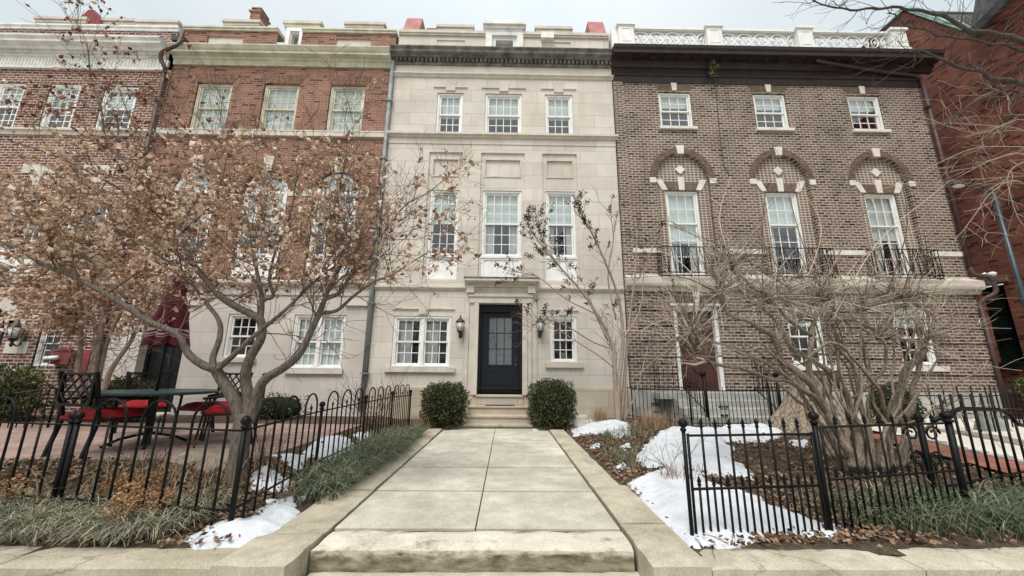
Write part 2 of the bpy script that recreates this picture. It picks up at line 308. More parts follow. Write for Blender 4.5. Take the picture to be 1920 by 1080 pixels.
def catmull(pts, k=4):
    if len(pts) < 3: return [Vector(p) for p in pts]
    p = [Vector(q) for q in pts]; p = [p[0]*2-p[1]]+p+[p[-1]*2-p[-2]]; o = []
    for i in range(1, len(p)-2):
        for j in range(k):
            t = j/k; a, b_, c, d = p[i-1], p[i], p[i+1], p[i+2]
            o.append(.5*((2*b_)+(c-a)*t+(2*a-5*b_+4*c-d)*t*t+(3*b_-a-3*c+d)*t**3))
    o.append(p[-2]); return o
def lerpr(r0, r1, n): return [r0+(r1-r0)*i/(n-1) for i in range(n)]
def rv():
    while True:
        v = Vector((rnd.uniform(-1,1), rnd.uniform(-1,1), rnd.uniform(-1,1)))
        if .05 < v.length < 1: return v.normalized()
def leafq(mb, p, s, d=None, curl=.5):
    p = Vector(p); d = d or rv(); w = d.cross(rv())
    if w.length < .01: return
    w.normalize(); nrm = d.cross(w); h = s*.36
    mb.add([p, p+d*s*.5+w*h, p+d*s*.5+nrm*s*curl*.4, p+d*s*.5-w*h, p+d*s+nrm*s*curl*rnd.uniform(-.5,.5)], [(0,2,1),(0,3,2),(1,2,4),(2,3,4)])
def blade(mb, p, ang, L_, lean, w=.006, segs=4):
    d = Vector((cos(ang), sin(ang), 0)); s = Vector((-sin(ang), cos(ang), 0)); vs = []; 
    for i in range(segs+1):
        t = i/segs; r = lean*L_*t*(.35+.65*t); z = L_*(t*(1-.0*t)-lean*.62*t*t*t)
        c = p+d*r+Vector((0,0,max(z,.004*i))); ww = w*(1-t*.85); vs += [c+s*ww, c-s*ww]
    mb.add(vs, [(2*i,2*i+1,2*i+3,2*i+2) for i in range(segs)])
# ------------------------------------------------------------------ ground
def sm(t): t = min(1, max(0, t)); return t*t*(3-2*t)
def zg(x, y):
    if x < -.2: h = .17*sm((y-3.5)/1.5)*sm((-x-2.35)/.6); h = max(h, .12*sm((y-8)/1.2)*sm((-x-1.6)/.6))
    else: h = .17*sm((y-4.2)/3.2)*sm((x-1.35)/1.2)
    n_ = .018*noise.noise(Vector((x*1.7, y*1.7, 3)))
    return h+n_*sm((abs(x+.2)-1.5)/.3)
def sheet(name, mat, x0, x1, y0, y1, st, zf, kind='structure'):
    nx = max(1, round((x1-x0)/st)); ny = max(1, round((y1-y0)/st)); mb = MB(); vs = []
    for j in range(ny+1):
        for i in range(nx+1):
            x = x0+(x1-x0)*i/nx; y = y0+(y1-y0)*j/ny; vs.append((x, y, zf(x, y)))
    mb.add(vs, [(j*(nx+1)+i, j*(nx+1)+i+1, (j+1)*(nx+1)+i+1, (j+1)*(nx+1)+i) for j in range(ny) for i in range(nx)], True)
    return mb.build(name, mat, kind=kind)
MB().box(-600, 600, -600, 900, -.8, -.36).build('ground', 'asphalt', kind='structure')
sheet('garden_soil', 'soil', -22, -1.55, 3.0, 10.2, .11, lambda x, y: zg(x, y)-.012)
sheet('garden_soil', 'soil', 1.18, 22, 3.0, 10.2, .11, lambda x, y: zg(x, y)-.012)
# walkway slabs with open joints
w = MB(); J = .006
ys = [3.43, 4.45, 5.5, 7.3, 9.16]
for i in range(4):
    for x0, x1 in ((-1.375, -.235), (-.235, .945)):
        w.box(x0+J, x1-J, ys[i]+J*2.6, ys[i+1]-J*2.6, -.1, rnd.uniform(-.003, .003))
w.build('walkway', 'concrete_slab', kind='structure')
MB().box(-1.37, .94, 3.2, 9.2, -.15, -.02).build('walkway_bed', 'soil', kind='structure')
def rough_block(mb, x0, x1, y0, y1, z0, z1, sk=0, st=.09, amp=.006):
    # block with a worn, slightly uneven top and front edge
    nx = max(2, round((x1-x0)/st)); ny = max(2, round((y1-y0)/st)); vs = []; idx = {}
    for j in range(ny+1):
        for i in range(nx+1):
            x = x0+(x1-x0)*i/nx; y = y0+(y1-y0)*j/ny
            e = min(i, nx-i, j, ny-j)
            dz = amp*noise.noise(Vector((x*5, y*5, z1*9))); 
            if e == 0: dz -= .012
            vs.append((x+(amp*2*noise.noise(Vector((y*7, x, 1))) if i in (0, nx) else 0)+sk*(y-y0), y+(amp*2*noise.noise(Vector((x*7, y, 4))) if j in (0, ny) else 0), z1+dz))
    top = len(vs); fs = [(j*(nx+1)+i, j*(nx+1)+i+1, (j+1)*(nx+1)+i+1, (j+1)*(nx+1)+i) for j in range(ny) for i in range(nx)]
    ring = [i for i in range(nx+1)]+[j*(nx+1)+nx for j in range(1, ny+1)]+[ny*(nx+1)+i for i in range(nx-1, -1, -1)]+[j*(nx+1) for j in range(ny-1, 0, -1)]
    k = len(ring)
    for r in ring: vs.append((vs[r][0], vs[r][1], z0))
    fs += [(ring[i], top+i, top+(i+1) % k, ring[(i+1) % k]) for i in range(k)]
    mb.add(vs, fs)
ws = thing('walkway_steps', 'two wide worn concrete steps at the street end of the walkway', 'steps', (-.2, 3.1, -.36))
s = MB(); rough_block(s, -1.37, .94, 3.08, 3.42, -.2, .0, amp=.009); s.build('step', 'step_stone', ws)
s = MB(); rough_block(s, -1.36, .96, 2.5, 3.10, -.36, -.14); s.build('step', 'concrete_slab', ws)
kl = thing('walkway_kerb', 'worn stone kerb flanking the left side of the walkway, beside the grass', 'kerb', (-1.6, 6, 0), 'kerbs flanking the walkway')
for a, b_, h in ((2.78, 3.30, .03), (3.31, 4.42, .022), (4.43, 6.0, .03), (6.01, 7.6, .03), (7.61, 8.95, .035)):
    s = MB(); x0 = -1.80 if a < 4 else -1.70
    rough_block(s, x0 if a > 3 else -1.86, -1.39, a, b_, -.36 if a < 3 else -.1, h); s.build('kerb_stone', 'kerb', kl)
kr = thing('walkway_kerb', 'worn stone kerb flanking the right side of the walkway, beside the snow', 'kerb', (1.1, 6, 0), 'kerbs flanking the walkway')
for a, b_, h in ((2.78, 3.50, .03), (3.51, 4.6, .035), (4.61, 5.62, .03), (5.63, 7.45, .03), (7.46, 8.9, .035)):
    s = MB(); rough_block(s, .96, 1.34 if a < 3.6 else 1.28, a, b_, -.36 if a < 3 else -.1, h); s.build('kerb_stone', 'kerb', kr)
for nm, x0, x1, sg, lb in (('l', -22, -1.88, -1, 'low tan concrete garden edging along the pavement, left of the walkway'), ('r', 1.36, 22, 1, 'low tan concrete garden edging along the pavement, right of the walkway')):
    t = thing('garden_edging', lb, 'edging', ((x0+x1)/2, 2.95, -.36), 'front garden edgings')
    xs = []; x = x1 if sg < 0 else x0
    while x0 <= x <= x1: xs.append(x); x += sg*1.42
    for i in range(min(len(xs)-1, 9)):
        a, b_ = sorted((xs[i], xs[i+1])); s = MB(); rough_block(s, a+.004, b_-.004, 2.82, 3.14+(0.03 if i % 2 else 0), -.36, -.004); s.build('kerb_stone', 'kerb', t)
# patio, path and gravel garden
MB().prism_z([(-22, 5.0), (-3.05, 5.0), (-2.95, 8.35), (-22, 8.35)], .1, .178).build('patio', 'patio', kind='structure')
sheet('brick_path', 'pathbrick', 6.27, 6.97, 3.15, 7.2, .15, lambda x, y: zg(6.6, y)+.035)
sheet('gravel_bed', 'gravel', 7.12, 22, 3.15, 9.93, .1, lambda x, y: zg(x, y)+.03)
# ------------------------------------------------------------------ building helpers
def wall(mb, x0, x1, z0, z1, y, holes, dep=.22):
    xs = sorted({x0, x1}|{h[0] for h in holes}|{h[1] for h in holes}); zs = sorted({z0, z1}|{h[2] for h in holes}|{h[3] for h in holes})
    xs = [x for x in xs if x0 <= x <= x1]; zs = [z for z in zs if z0 <= z <= z1]
    for i in range(len(xs)-1):
        for j in range(len(zs)-1):
            cx, cz = (xs[i]+xs[i+1])/2, (zs[j]+zs[j+1])/2
            if any(h[0] < cx < h[1] and h[2] < cz < h[3] for h in holes): continue
            mb.quad((xs[i], y, zs[j]), (xs[i+1], y, zs[j]), (xs[i+1], y, zs[j+1]), (xs[i], y, zs[j+1]))
    for h in holes:
        a, b_, c, d = h[:4]; e = h[4] if len(h) > 4 else dep
        if c >= z1 or d <= z0: continue
        c, d = max(c, z0), min(d, z1); Y = y+e
        mb.quad((a,y,c),(a,Y,c),(a,Y,d),(a,y,d)); mb.quad((b_,Y,c),(b_,y,c),(b_,y,d),(b_,Y,d))
        if not (len(h) > 5): mb.quad((a,Y,d),(b_,Y,d),(b_,y,d),(a,y,d))
        mb.quad((a,y,c),(b_,y,c),(b_,Y,c),(a,Y,c))
def archfill(mb, xc, rx, zs, rz, zt, y0, y1, n=20):
    for i in range(n):
        a0, a1 = pi*i/n, pi*(i+1)/n
        p0 = (xc-rx*cos(a0), zs+rz*sin(a0)); p1 = (xc-rx*cos(a1), zs+rz*sin(a1))
        mb.quad((p0[0],y0,p0[1]), (p1[0],y0,p1[1]), (p1[0],y0,zt), (p0[0],y0,zt))
        mb.quad((p0[0],y0,p0[1]), (p0[0],y1,p0[1]), (p1[0],y1,p1[1]), (p1[0],y0,p1[1]))
def voussoirs(mb, xc, rx, rz, zs, th, y0, y1, n=26, gap=.16, skip=()):
    for i in range(n):
        if i in skip: continue
        a0, a1 = pi*(i+gap/2)/n, pi*(i+1-gap/2)/n
        q = [(xc-rr*cos(a), zs+(rz+rr-rx)*sin(a)) for rr, a in ((rx,a0),(rx,a1),(rx+th,a1),(rx+th,a0))]
        mb.prism_y(q, y0, y1)
def jack(mb, x0, x1, z0, z1, y0, y1, n=14, spl=.35, gap=.2, lo=-9, hi=9):
    c = (x0+x1)/2
    for i in range(n):
        a, b_ = x0+(x1-x0)*(i+gap/2)/n, x0+(x1-x0)*(i+1-gap/2)/n
        if lo < (a+b_)/2-c < hi and False: continue
        f = lambda x: c+(x-c)*(1+spl*(z1-z0)/(x1-x0)*2)
        if lo < a-c and b_-c < hi: mb.prism_y([(a,z0),(b_,z0),(f(b_),z1),(f(a),z1)], y0, y1)
def ring(mb, x0, x1, z0, z1, y0, y1, w, wb=None, wt=None):
    wb = w if wb is None else wb; wt = w if wt is None else wt
    mb.box(x0, x0+w, y0, y1, z0, z1); mb.box(x1-w, x1, y0, y1, z0, z1)
    if wb: mb.box(x0+w, x1-w, y0, y1, z0, z0+wb)
    if wt: mb.box(x0+w, x1-w, y0, y1, z1-wt, z1)
def sash(par, x0, x1, z0, z1, y, cols, rows, mat='white', glass='glass', rail=.042, name='upper_sash', mun=.02):
    m_ = MB(); ring(m_, x0, x1, z0, z1, y, y+.035, rail)
    a, b_, c, d = x0+rail, x1-rail, z0+rail, z1-rail
    for i in range(1, cols): x = a+(b_-a)*i/cols; m_.box(x-mun/2, x+mun/2, y+.004, y+.03, c, d)
    for i in range(1, rows): z = c+(d-c)*i/rows; m_.box(a, b_, y+.006, y+.028, z-mun/2, z+mun/2)
    m_.build(name, mat, par)
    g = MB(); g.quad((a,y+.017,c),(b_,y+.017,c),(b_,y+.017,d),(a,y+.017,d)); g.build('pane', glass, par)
def wavy(x0, x1, z0, z1, y, n=18, amp=.025):
    m_ = MB(); vs = []
    for i in range(n+1):
        x = x0+(x1-x0)*i/n; yy = y+amp*sin(i*2.1)+amp*.4*sin(i*.9); vs += [(x,yy,z0),(x,yy,z1)]
    m_.add(vs, [(2*i,2*i+2,2*i+3,2*i+1) for i in range(n)], True); return m_
def window(house, x0, x1, z0, z1, y, cols=4, rt_=3, rb=3, fw_=.075, rev=.1, units=1, blind=1., curt=None, mat='white', glass='glass', sill=None, split=.5, proud=None, lower_glass=None):
    f = MB(); yf = y+rev; ring(f, x0, x1, z0, z1, yf, yf+.12, fw_, wb=fw_*.8)
    ring(f, x0-.001+.02, x1-.02, z0+.02, z1-.02, yf-.018, yf, .03)
    wu = (x1-x0-2*fw_-(units-1)*.09)/units; zz0, zz1 = z0+fw_*.8, z1-fw_; zm = zz0+(zz1-zz0)*split
    for u in range(1, units): xm = x0+fw_+u*wu+(u-1)*.09; f.box(xm, xm+.09, yf-.005, yf+.12, zz0, zz1)
    wn = f.build('window', mat, house)
    for u in range(units):
        a = x0+fw_+u*(wu+.09); b_ = a+wu
        sash(wn, a+.002, b_-.002, zm-.018, zz1-.002, yf+.03, cols, rt_, mat, glass, name='upper_sash')
        sash(wn, a+.002, b_-.002, zz0+.002, zm+.02, yf+.068, cols, rb, mat, lower_glass or glass, name='lower_sash')
        if blind > 0:
            zb = zz1-(zz1-zz0)*blind; q = MB(); q.box(a, b_, yf+.125, yf+.135, zb, zz1); q.box(a, b_, yf+.12, yf+.14, zb, zb+.025)
            q.build('blind', 'blind', wn)
        if curt:
            for (c0, c1, t) in curt: wavy(a+(b_-a)*c0, a+(b_-a)*c1, zz0, zz0+(zz1-zz0)*t, yf+.2, max(6, int(18*(c1-c0)))).build('curtain', 'curtain', wn)
    if sill: MB().box(x0-sill[0], x1+sill[0], y-sill[1], yf+.05, z0-sill[2], z0-.002).build('sill', sill[3], wn)
    return wn
def cornice(house, prof, x0, x1, mat, name='cornice', extra=None):
    m_ = MB(); m_.prism_x(prof, x0, x1)
    if extra: extra(m_)
    return m_.build(name, mat, house)
def body(house, x0, x1, z1, mat, y0=10, depth=11):
    # side walls, back and roof of the block
    m_ = MB(); m_.quad((x0,y0,-.3),(x0,y0,z1),(x0,y0+depth,z1),(x0,y0+depth,-.3)); m_.quad((x1,y0,-.3),(x1,y0+depth,-.3),(x1,y0+depth,z1),(x1,y0,z1))
    m_.quad((x0,y0+depth,-.3),(x0,y0+depth,z1),(x1,y0+depth,z1),(x1,y0+depth,-.3)); m_.build('side_wall', mat, house)
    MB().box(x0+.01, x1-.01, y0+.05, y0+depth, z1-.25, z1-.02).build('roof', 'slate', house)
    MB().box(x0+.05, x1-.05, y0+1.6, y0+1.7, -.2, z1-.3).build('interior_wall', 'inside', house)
def capbox(house, x0, x1, z10, Y, mat='stone_trim', name='dormer', th=.32, zb=11.0, lay=3):
    # attic dormer behind the parapet: x and top height given as read on the facade plane
    k = Y/10; a, b_ = x0*k, x1*k; zt = 1.23+(z10-1.23)*k; m_ = MB()
    m_.box(a+.12, b_-.12, Y+.14, Y+2.2, zb, zt-th)
    for i in range(lay):
        o = .12*(1-(i+1)/lay); m_.box(a+o, b_-o, Y+o, Y+2.2, zt-th+th*i/lay+(.002 if i else 0), zt-th+th*(i+1)/lay)
    return m_.build(name, mat, house)
# ================================================================== limestone house (centre)
H3 = thing('limestone_house', 'pale limestone townhouse with the dark navy front door in the middle of the row', 'house', (-.2, 10, 0))
Y0 = 10
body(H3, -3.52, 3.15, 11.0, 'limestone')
wn3 = [(-2.17, -1.38, 8.1, 9.5), (-.72, .39, 8.1, 9.5), (1.08, 1.92, 8.1, 9.5)]
wn2 = [(-2.22, -1.38, 3.7, 6.33), (-.73, .39, 3.7, 6.33), (1.06, 1.92, 3.7, 6.33)]
bays = [(-2.3, -1.33), (-.8, .47), (.98, 1.99)]
gf = [(-2.96, -1.45, 1.36, 2.68), (1.13, 1.85, 1.5, 2.7)]
door = (-.74, .41, .70, 3.03)
h = MB()
wall(h, -3.52, 3.15, 7.9, 10.5, Y0, [(a,b,c,d,.16) for a,b,c,d in wn3])
wall(h, -3.52, 3.15, 3.44, 7.9, Y0, [(a, b, 3.66, 7.5, .05) for a, b in bays])
wall(h, -3.52, 3.15, .86, 3.44, Y0, [(a,b,c,d,.12) for a,b,c,d in gf]+[(door[0],door[1],.86,door[3],.28)])
for (a, b), (c, d, e, f) in zip(bays, wn2):      # the shallow recessed bays behind the tall windows, with a sunk panel above
    wall(h, a, b, 3.66, 7.5, Y0+.05, [(c, d, e, f, .12), (a+.1, b-.1, 6.76, 7.3, .03)])
    h.quad((a+.1,Y0+.08,6.76),(b-.1,Y0+.08,6.76),(b-.1,Y0+.08,7.3),(a+.1,Y0+.08,7.3))
h.build('wall', 'limestone', H3)
h = MB(); wall(h, -3.54, 3.17, -.2, .86, Y0-.035, [(door[0],door[1],.7,.87,.28)]); h.box(-3.54, door[0]-.02, Y0-.034, Y0, .845, .859); h.box(door[1]+.02, 3.17, Y0-.034, Y0, .845, .859)
h.build('plinth', 'limestone_base', H3)
for (a, b) in bays:                               # raised frames round the sunk panels
    q = MB(); ring(q, a+.1, b-.1, 6.74, 7.32, Y0+.03, Y0+.06, .035); q.build('panel_frame', 'stone_trim', H3)
for (a, b, c, d) in wn3: window(H3, a, b, c, d, Y0, 4 if b-a > 1 else 3, 2, 2, .075, .05, blind=.55, mat='white')
for i, (a, b, c, d) in enumerate(wn2):
    w_ = window(H3, a, b, 4.36, d, Y0+.05, 4 if i == 1 else 3, 3, 3, .075, .04, blind=.5, curt=[(0, .25, .5), (.75, 1, .5)] if i else None)
    q = MB(); q.box(a, b, Y0+.09, Y0+.16, c, 4.36); ring(q, a, b, c, 4.34, Y0+.07, Y0+.091, .075); q.box(a-.01, b+.01, Y0+.045, Y0+.1, 4.32, 4.375); q.build('window_panel', 'white', w_)
window(H3, *gf[0], Y0, 3, 2, 2, .08, .03, units=2, blind=0, curt=[(.0, .55, .93)], sill=(.14, .07, .12, 'stone_trim'), lower_glass='glass_low')
wq = window(H3, *gf[1], Y0, 3, 2, 2, .08, .03, blind=0, sill=(.13, .07, .12, 'stone_trim'), glass='glass_low')
MB().box(1.4, 1.6, 10.3, 10.33, 1.58, 1.78).build('card', 'brass', wq)
def keyhead(x0, x1, z, kw, deep=.08, hgt=.3):      # flat lintel with stepped keystone
    q = MB(); c = (x0+x1)/2; q.prism_y([(x0-.12, z+.02), (c-kw, z+.02), (c-kw, z-deep), (c+kw, z-deep), (c+kw, z+.02), (x1+.12, z+.02), (x1+.12+.0, z+.05), (x0-.12, z+.05)], Y0-.035, Y0+.01)
    q.prism_y([(c-kw, z+.05), (c+kw, z+.05), (c+kw+.06, z+hgt), (c-kw-.06, z+hgt)], Y0-.012, Y0+.01); return q
for (a, b, c, d) in wn3: keyhead(a, b, d+.15, .14, .09, .3).build('lintel', 'stone_trim', H3)
keyhead(-2.9, -1.5, 2.84, .12, .12, .42).build('lintel', 'stone_trim', H3); keyhead(1.2, 1.78, 2.84, .1, .1, .4).build('lintel', 'stone_trim', H3)
cornice(H3, [(Y0,7.94),(Y0-.05,7.95),(Y0-.07,8.0),(Y0-.13,8.02),(Y0-.13,8.085),(Y0-.02,8.1),(Y0,8.1)], -3.56, 3.21, 'stone_trim', 'string_course')
cornice(H3, [(Y0,7.76),(Y0-.02,7.76),(Y0-.02,7.94),(Y0,7.94)], -3.52, 3.15, 'limestone', 'frieze')
cornice(H3, [(Y0,10.02),(Y0-.03,10.03),(Y0-.06,10.1),(Y0-.09,10.11),(Y0-.09,10.15),(Y0,10.17)], -3.54, 3.19, 'stone_trim', 'string_course')
def dentils(m_):
    n = 52
    for i in range(n):
        x = -3.44+i*(6.55/(n-1)); m_.box(x-.036, x+.036, Y0-.12, Y0-.02, 10.53, 10.64)
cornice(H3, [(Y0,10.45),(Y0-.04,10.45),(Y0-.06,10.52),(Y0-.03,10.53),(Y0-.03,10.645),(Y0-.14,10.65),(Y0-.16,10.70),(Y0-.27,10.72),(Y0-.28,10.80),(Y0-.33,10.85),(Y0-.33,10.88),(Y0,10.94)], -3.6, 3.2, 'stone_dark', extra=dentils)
for (a, b) in ((-3.49, -.76), (.42, 3.13)):       # parapet either side of the dormer
    q = MB(); wall(q, a, b, 10.9, 11.66, Y0+.05, [((a+.0+1.2 if a < 0 else a+.6), (a+2.08 if a < 0 else a+1.5), 11.15, 11.46, .03)]); x0 = a+1.2 if a < 0 else a+.6; x1 = a+2.08 if a < 0 else a+1.5
    q.quad((x0,Y0+.08,11.15),(x1,Y0+.08,11.15),(x1,Y0+.08,11.46),(x0,Y0+.08,11.46)); q.build('parapet', 'limestone', H3)
    q = MB(); q.box(a-.0, b, Y0-.03, Y0+.4, 11.661, 11.76); q.box(a, b, Y0, Y0+.4, 11.60, 11.66); q.build('coping', 'stone_trim', H3)
dm = MB(); ring(dm, -.76, .42, 10.93, 11.76, Y0-.02, Y0+.3, .2, wb=.02, wt=.14); ring(dm, -.57, .23, 10.95, 11.62, Y0+.05, Y0+.3, .13, wb=.02)
for i, (o, z0, z1) in enumerate(((.0, 11.762, 11.83), (.04, 11.832, 11.93), (.11, 11.932, 12.03), (.08, 12.032, 12.09))): dm.box(-.76-o+.02, .42+o-.02, Y0-.03-o, Y0+1.5, z0, z1)
dd = dm.build('dormer', 'white_worn', H3); g = MB(); g.quad((-.44,Y0+.2,10.97),(.1,Y0+.2,10.97),(.1,Y0+.2,11.5),(-.44,Y0+.2,11.5)); g.build('pane', 'glass', dd)
MB().box(-.5, .2, Y0+.4, Y0+.42, 10.95, 11.6).build('blind', 'blind', dd)
capbox(H3, -2.33, -1.13, 12.01, 11.0, 'stone_trim'); capbox(H3, .79, 2.0, 12.02, 11.0, 'stone_trim')
MB().box(-3.05, -2.45, 11.6, 12.6, 11, 13.55).build('chimney', 'brick_red', H3)
for x0, x1 in ((-3.3, -2.78), (2.5, 2.95)):
    q = MB(); k = 1.06; q.prism_x([(10.35, 11.0), (10.35, 12.1), (10.7, 12.98), (13, 12.98), (13, 11)], x0*k, (x0+.5)*k); q.build('fire_wall', 'pinkmetal', H3)
MB().box(.98, 1.38, Y0-.08, Y0+.1, 11.5, 11.72).build('roof_lamp', 'white_worn', H3)
# ground-floor cornice band, door case
for (a, b) in ((-3.53, -1.0), (.76, 3.16)):
    cornice(H3, [(Y0,3.38),(Y0-.03,3.38),(Y0-.06,3.43),(Y0-.08,3.44),(Y0-.08,3.48),(Y0,3.5)], a, b, 'stone_trim', 'string_course')
q = MB()
for s_ in (-1, 1):
    xo = -.97 if s_ < 0 else .65; xi = door[0] if s_ < 0 else door[1]
    q.box(xo, (xo+xi)/2, Y0-.05, Y0, .7, 3.2); q.box((xo+xi)/2+.001*s_, xi, Y0-.085, Y0+.02, .7, 3.2)
    q.box(xo-.14 if s_ < 0 else xo+.02, xo-.02 if s_ < 0 else xo+.14, Y0-.03, Y0, .7, 3.44)
    q.box(xo-.1, xo+.1, Y0-.16, Y0, 3.3, 3.5)
q.box(-.99, .67, Y0-.09, Y0+.02, 3.04, 3.20); q.box(-1.02, .70, Y0-.12, Y0, 3.202, 3.28); q.box(-.95, .63, Y0-.04, Y0, 3.282, 3.46)
q.prism_x([(Y0,3.46),(Y0-.08,3.47),(Y0-.12,3.53),(Y0-.22,3.56),(Y0-.28,3.6),(Y0-.28,3.66),(Y0,3.7)], -1.12, .84)
q.build('door_surround', 'stone_trim', H3)
MB().box(-1.14, .86, Y0-.29, Y0-.0, 3.661, 3.70).build('lead_cap', 'stone_dark', H3)
q = MB(); ring(q, door[0]+.001, door[1]-.001, .72, 3.02, Y0+.10, Y0+.3, .07, wb=0, wt=.2); q.build('door_frame', 'blackdoor', H3)
def panel_door(house, x0, x1, z0, z1, y, mat, glassrect=None, panels=(), gl=(3, 3)):
    d_ = MB(); 
    if glassrect: wall(d_, x0, x1, z0, z1, y, [glassrect+(.04,)])
    else: wall(d_, x0, x1, z0, z1, y, [])
    for (a, b, c, e) in panels:
        ring(d_, a, b, c, e, y-.012, y+.002, .025); d_.prism_y([(a+.055, c+.055), (b-.055, c+.055), (b-.055, e-.055), (a+.055, e-.055)], y-.010, y+.001)
    o = d_.build('door', mat, house)
    if glassrect:
        a, b, c, e = glassrect; r_ = MB(); ring(r_, a-.04, b+.04, c-.04, e+.04, y-.015, y+.03, .045)
        for i in range(1, gl[0]): x = a+(b-a)*i/gl[0]; r_.box(x-.01, x+.01, y+.005, y+.03, c, e)
        for i in range(1, gl[1]): z = c+(e-c)*i/gl[1]; r_.box(a, b, y+.006, y+.029, z-.01, z+.01)
        r_.build('door_glazing_bars', mat, o)
        g_ = MB(); g_.quad((a,y+.03,c),(b,y+.03,c),(b,y+.03,e),(a,y+.03,e)); g_.build('pane', 'glass', o)
        wavy(a, b, c, e-.02, y+.12, 14, .012).build('curtain', 'lace', o)
    return o
MT['lace'] = plain('lace', (.11, .115, .115), .9, .25, 9)
d3 = panel_door(H3, -.665, .335, .72, 2.82, Y0+.22, 'navy', (-.47, .14, 1.44, 2.69), [(-.52, -.22, .86, 1.28), (-.10, .20, .86, 1.28)])
q = MB(); q.tube([(.25, Y0+.2, 1.42), (.25, Y0+.13, 1.42)], .025, 8); q.blob((.25, Y0+.13, 1.42), .035, .03, .035); q.tube([(.25, Y0+.21, 1.55), (.25, Y0+.17, 1.55)], .028, 8); q.box(.225, .275, Y0+.20, Y0+.219, 1.36, 1.6); q.build('handle', 'lampmetal', d3)
# downpipe on the seam with the red house
def pipe(house, pts, r, mat, name='downpipe', straps=()):
    m_ = MB(); m_.tube(pts, r, 8)
    for p in straps: m_.box(p[0]-r*1.5, p[0]+r*1.5, p[1]-r*1.3, p[1]+r*1.4, p[2]-.02, p[2]+.02)
    return m_.build(name, mat, house)
pipe(H3, [(-3.56, Y0-.08, 10.5), (-3.58, Y0-.08, 5), (-3.58, Y0-.08, .3)], .062, 'pipe_grey', straps=[(-3.57, Y0-.08, z) for z in (1.2, 3.0, 5.1, 7.2, 9.1)])
# front steps of the limestone house
st = thing('front_steps', 'low stone steps under the navy door between two clipped round-topped hedges', 'steps', (-.2, 9.5, 0))
for (x0, x1, y0, z0, z1) in ((-1.02, .62, 9.17, -.1, .09), (-.93, .60, 9.42, .09, .26), (-.93, .60, 9.68, .262, .46), (-.76, .43, 9.9, .462, .70)):
    q = MB(); q.box(x0, x1, y0+.03, 9.96, z0, z1-.05); rough_block(q, x0, x1, y0, 9.96, z1-.05, z1, st=.12, amp=.003); q.build('step', 'limestone_base' if z1 > .1 else 'kerb', st)
q = MB(); rough_block(q, -.5, .22, 9.69, 9.89, .455, .478); q.build('doormat', 'mat_blue', label='dark blue-grey doormat on the step below the navy door', cat='doormat')
# wall lanterns
def lantern(x, z, y, label, s=1., group=None):
    t = thing('wall_lantern', label, 'lantern', (x, y, z), group)
    c = (x, y-.17*s, z)
    q = MB(); q.lathe(c, [(.0, -.30*s), (.02*s, -.28*s), (.035*s, -.24*s), (.02*s, -.2*s), (.05*s, -.16*s), (.075*s, -.13*s), (.08*s, -.12*s)], 12)
    q.lathe(c, [(.115*s, .1*s), (.12*s, .12*s), (.08*s, .17*s), (.035*s, .2*s), (.03*s, .23*s), (.012*s, .25*s), (.02*s, .27*s), (.0, .3*s)], 12)
    for k in range(6):
        a = 2*pi*k/6; q.tube([(c[0]+.078*s*cos(a), c[1]+.078*s*sin(a), z-.12*s), (c[0]+.112*s*cos(a), c[1]+.112*s*sin(a), z+.1*s)], .006*s, 4)
    q.build('frame', 'lampmetal', t)
    q = MB(); q.lathe(c, [(.07*s, -.12*s), (.104*s, .1*s)], 12); q.build('glass_shade', 'frost', t)
    q = MB(); q.tube(catmull([(x, y, z-.15*s), (x, y-.06*s, z-.26*s), (x, y-.12*s, z-.25*s), (c[0], c[1], z-.2*s)]), .014*s, 6); q.box(x-.045*s, x+.045*s, y-.02, y+.002, z-.28*s, z-.05*s); q.build('bracket', 'lampmetal', t)
    return t
lantern(-1.2, 2.4, 10, 'dark lantern with frosted glass on the limestone wall, left of the navy door', group='lanterns beside the navy door')
lantern(.87, 2.42, 10, 'dark lantern with frosted glass on the limestone wall, right of the navy door', group='lanterns beside the navy door')
# ================================================================== red brick house
H2 = thing('red_brick_house', 'red brick townhouse with cream cornice and limestone ground floor, left of the limestone house', 'house', (-6.9, 10, 0))
body(H2, -10.2, -3.53, 11.0, 'brick_red')
w2 = [(-9.38, -8.32, 8.1, 9.7), (-7.38, -6.32, 8.1, 9.7), (-5.4, -4.34, 8.1, 9.7)]
ax = (-8.86, -6.86, -4.86)
h = MB(); wall(h, -10.2, -3.53, 3.55, 10.34, Y0, [(a,b,c,d,.2) for a,b,c,d in w2]+[(x-.64, x+.64, 3.56, 6.86, .2, 1) for x in ax])
for x in ax: archfill(h, x, .64, 6.2, .64, 6.86, Y0, Y0+.2)
h.build('wall', 'brick_red', H2)
h = MB(); wall(h, -10.2, -3.53, -.2, 3.55, Y0-.02, [(-7.25, -6.45, 1.55, 2.69, .14), (-5.55, -4.2, 1.3, 2.69, .14), (-9.38, -8.27, -.1, 2.75, .35)]); h.build('ground_floor_wall', 'limestone_pale', H2)
for (a,b,c,d) in w2:
    window(H2, a, b, c, d, Y0, 4, 3, 3, .085, .06, blind=1., mat='cream')
    q = MB(); jack(q, a-.03, b+.03, d+.03, d+.33, Y0-.012, Y0+.005, 17, .5); q.build('flat_arch', 'brick_solid_red', H2)
